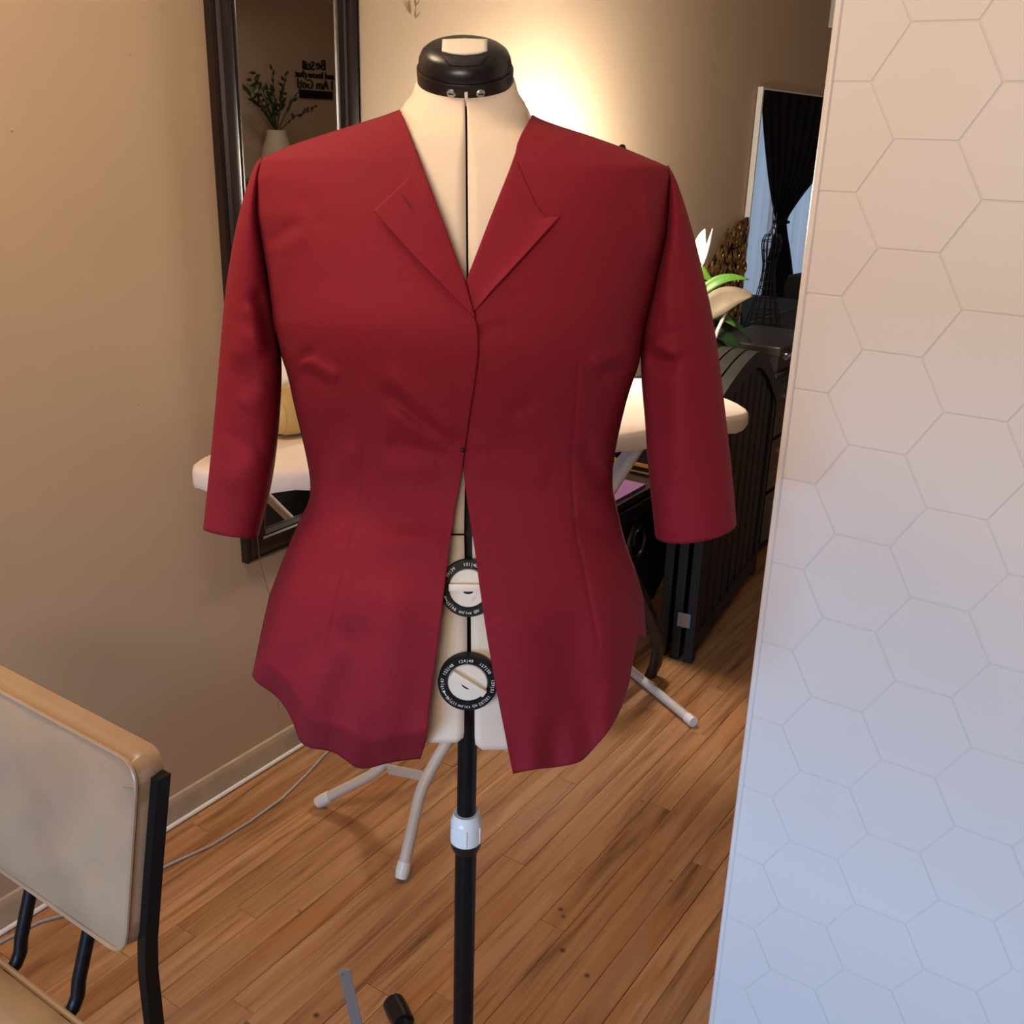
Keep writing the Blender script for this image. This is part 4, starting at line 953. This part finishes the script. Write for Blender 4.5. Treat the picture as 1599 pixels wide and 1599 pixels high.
# upright white spathe, the large aged one lying open, and the narrow furled one
leafpx((1097, 412), (1088, 385), (1101, 357), LYY, .020, M['spathe'], 'spathe', (-.3, -1, .1))
leafpx((1096, 415), (1102, 395), (1113, 356), LYY - .01, .0055, M['spathe'], 'spathe', (0, -1, .1))
leafpx((1092, 500), (1125, 455), (1177, 462), LYY - .04, .040, M['spathe_tan'], 'spathe', (.1, -1, .4))
fur = [PY(1117, 530, LYY - .05), PY(1120, 518, LYY - .05), PY(1130, 495, LYY - .055), PY(1140, 478, LYY - .055), PY(1151, 472, LYY - .055)]
MB().tube(fur, [.003, .0065, .0055, .003, .0008], 8).build('furled_spathe', M['spathe'], pl, smooth='all')
stem(fur[0])

# ------------------------------------------------------------------ small things on the long wall
go = PN(650, -12, .008); gs_, _, gz_ = SN(go)
gn = empty('leaf_garland', W(gs_, .0, gz_ - .05), 'pale leaf strand hanging on the wall above the neck cap', 'ornament')
MB().tube([W(gs_, .006, gz_ + .10), W(gs_ - .001, .006, gz_), W(gs_, .006, gz_ - .052)], .0012, 6).build('cord', M['ornament'], gn, smooth=True)
for k in range(6):
    z = gz_ + .09 - k * .026
    for sg in (-1, 1):
        a = W(gs_, .007, z - .014); b = W(gs_ + sg*.009, .012, z + .003)
        MB().tube([a, a.lerp(b, .5) + UP*-.001, b], [.001, .0034, .0006], 6, flat=.4).build('leaf', M['ornament'], gn, smooth='all')
ks, _, kz = SN(PN(1296, 43, .01))
pfm = empty('picture_frame', W(ks + .2, 0, kz), 'white picture frame high on the wall behind the tiled partition', 'picture')
fr2 = MB()
for a, b, c, d in ((ks, ks + .03, kz, 2.3), (ks + .37, ks + .40, kz, 2.3), (ks, ks + .4, kz, kz + .03), (ks, ks + .4, 2.27, 2.3)): wbox(a, b, .002, .022, c, d, fr2)
fr2.build('frame', M['white_trim'], pfm)
wbox(ks + .03, ks + .37, .002, .010, kz + .03, 2.27).build('picture_sheet', M['stone'], pfm)
# nail holes and scuffs left in the paint
for px, py, r in ((18, 203, .003), (203, 85, .0022), (582, 29, .0016), (653, 47, .0014), (942, 21, .0016), (217, 632, .0015)):
    s_, _, z = SN(PN(px, py, 0)); 
    struct(MB().lathe(W(s_, .0003, z), [(r, 0), (r*.6, .0008), (.0002, .001)], 10, D1, UP, NV), 'wall_left_nail', M['trim'])

# ------------------------------------------------------------------ what the mirrors show: window curtains, armchair, far wall
sh = MB(); rows = []
for j in range(2):
    z = (.04, 2.26)[j]; rows.append([W(S1 - .07 + .018*math.sin(i*.9) + .008*math.sin(i*2.3), .38 + 1.24*i/120, z) for i in range(121)])
sh.grid(rows); tag(sh.build('sheer_curtain', M['sheer'], None, smooth='all'), 'pale sheer curtain backlit by the far window', 'curtain')
MB_ = MB().tube([W(S1 - .11, .30, 2.28), W(S1 - .11, 1.70, 2.28)], .012, 10).build('curtain_rod', M['iron'], None, smooth=True); tag(MB_, 'black rod over the far window', 'curtain rod')
dc_ = empty('tied_curtain', W(S1 - .22, .9, 1.0), 'dark curtain tied in at the middle before the far window', 'curtain')
lo = [(.05, .92), (.42, .912), (.64, .904), (.80, .882), (.93, .862), (.97, .880), (1.2, .950), (1.51, 1.022), (1.74, 1.06), (2.26, 1.10)]
hi = [(.05, .66), (.42, .68), (.53, .692), (.73, .740), (.93, .795), (.97, .792), (1.10, .722), (1.28, .609), (1.7, .50), (2.26, .42)]
rows = []
for j in range(60):
    z = .05 + 2.21*j/59; a, b = smooth_table(lo, z), smooth_table(hi, z)
    rows.append([W(S1 - .22 + .014*math.sin(i*.95) * min(1, abs(z - .94)*4 + .4), lerp(a, b, i/60), z) for i in range(61)])
MB().grid(rows).build('curtain_cloth', M['curtain'], dc_, smooth='all', solid=.002)
MB().tube([W(S1 - .22 + .035*math.sin(a), .828 + .045*math.cos(a), .945) for a in [2*math.pi*q/24 for q in range(25)]], .009, 8, cap=False).build('tie_band', M['curtain'], dc_, smooth=True)
ac = empty('armchair', W(4.55, .43, 0), 'black upholstered armchair seen only in the frameless mirror', 'armchair')
wbox(4.25, 4.85, .22, .66, .14, .38, None, .04).build('seat', M['upholstery'], ac, smooth=40)
wbox(4.74, 4.92, .30, .56, .30, .70, None, .08).build('backrest', M['upholstery'], ac, smooth=40)
for nn in (.12, .64): wbox(4.22, 4.88, nn, nn + .10, .14, .52, None, .04).build('arm', M['upholstery'], ac, smooth=40)
for s_, n_ in ((4.28, .20), (4.84, .20), (4.28, .66), (4.84, .66)): MB().tube([W(s_, n_, .15), W(s_, n_, 0)], .018, 8).build('leg', M['iron'], ac, smooth=True)

def REF(px, py, n):                                        # where the left mirror's reflection of a pixel lands on the plane n
    r = ray(px, py); o = Vector((0, 0, EYE)); t = (.011 - (o - P0).dot(NV)) / r.dot(NV); h = o + r*t
    al = math.atan2(.003, j1 - j0); nn_ = (NV*math.cos(al) + UP*math.sin(al)).normalized(); d_ = r - 2*r.dot(nn_)*nn_
    q = (n - SN(h)[1]) / d_.dot(NV); return SN(h + d_*q)
sa = REF(470, 150, N1 - .02); sb = REF(520, 150, N1 - .02); szz = REF(495, 148, N1 - .02)[2]
smin, smax = min(sa[0], sb[0]), max(sa[0], sb[0]); wd_ = smax - smin
sg = empty('wall_sign', W((smin + smax)/2, N1, szz), 'black cut-out word sign on the far wall, seen in the mahogany mirror', 'sign')
wbox(smin, smax, N1 - .02, N1 - .001, szz - .03, szz + .03).build('sign_shelf', M['iron'], sg)
for tx_, zz_, sz_, ds_ in (('I Am God', .115, .20, 0), ('and know that', .27, .15, 0), ('Still', .41, .19, .12), ('Be', .44, .22, -.12)):
    text_part('cut_out_lettering', tx_, sz_ * .86 * wd_ / .62, M['iron'], sg, W((smin + smax)/2 - ds_ * wd_ / .62, N1 - .006, szz + .02 + zz_ * wd_ / .62 * .78), -D1, UP, .005)
va = REF(432, 205, N1 - .25); vz = REF(432, 203, N1 - .25)[2]
sbd = empty('console_table', W(va[0], N1 - .22, 0), 'dark console table against the far wall, seen in the mahogany mirror', 'table')
tz_ = vz - .34
wbox(va[0] - .5, va[0] + .5, N1 - .42, N1 - .02, tz_ - .03, tz_).build('tabletop', M['dark_wood'], sbd)
for s_ in (-.46, .46):
    for n_ in (.38, .06): wbox(va[0] + s_ - .02, va[0] + s_ + .02, N1 - n_ - .02, N1 - n_ + .02, 0, tz_ - .03).build('leg', M['dark_wood'], sbd)
vs = empty('vase', W(va[0], N1 - .25, tz_), 'cream vase of dark greenery on the console, seen in the mahogany mirror', 'vase')
VC = W(va[0], N1 - .25, 0)
MB().lathe(VC, [(.09, tz_), (.13, tz_ + .06), (.115, tz_ + .18), (.075, tz_ + .30), (.070, tz_ + .34), (.060, tz_ + .34)], 24).build('vase_body', M['stone'], vs, smooth=30)
rng = random.Random(5)
for k in range(13):
    a = rng.uniform(-1.2, 1.2); Lk = rng.uniform(.25, .5); b0_ = VC + UP*(tz_ + .32); tip = b0_ + D1*math.sin(a)*Lk + UP*math.cos(a)*Lk*.9 + NV*rng.uniform(-.12, .05)
    mb = MB(); mb.tube([b0_, b0_.lerp(tip, .5) + UP*.04, tip], [.004, .004, .002], 6)
    for q in range(7):
        c = b0_.lerp(tip, .35 + .65*q/6) + UP*.02; e = c + D1*rng.uniform(-.06, .06) + UP*rng.uniform(.0, .06); mb.tube([c, c.lerp(e, .5), e], [.003, .012, .002], 6)
    mb.build('sprig', M['leaf_dark'], vs, smooth='all')

ot = empty('reflection_darkener', W(1.58, 1.38, 0), 'added black padded block behind the tiled partition, darkening the mahogany mirror reflection', 'reflection_darkener')  # added block out of view, only there to darken the low mirror reflection
wbox(.95, 2.2, 1.0, 1.75, .03, .40, None, .03).build('reflection_darkener_body', M['upholstery'], ot, smooth=40)
for s_ in (1.05, 2.1):
    for n_ in (1.1, 1.65): MB().tube([W(s_, n_, .06), W(s_, n_, 0)], .02, 8).build('leg', M['iron'], ot, smooth=True)
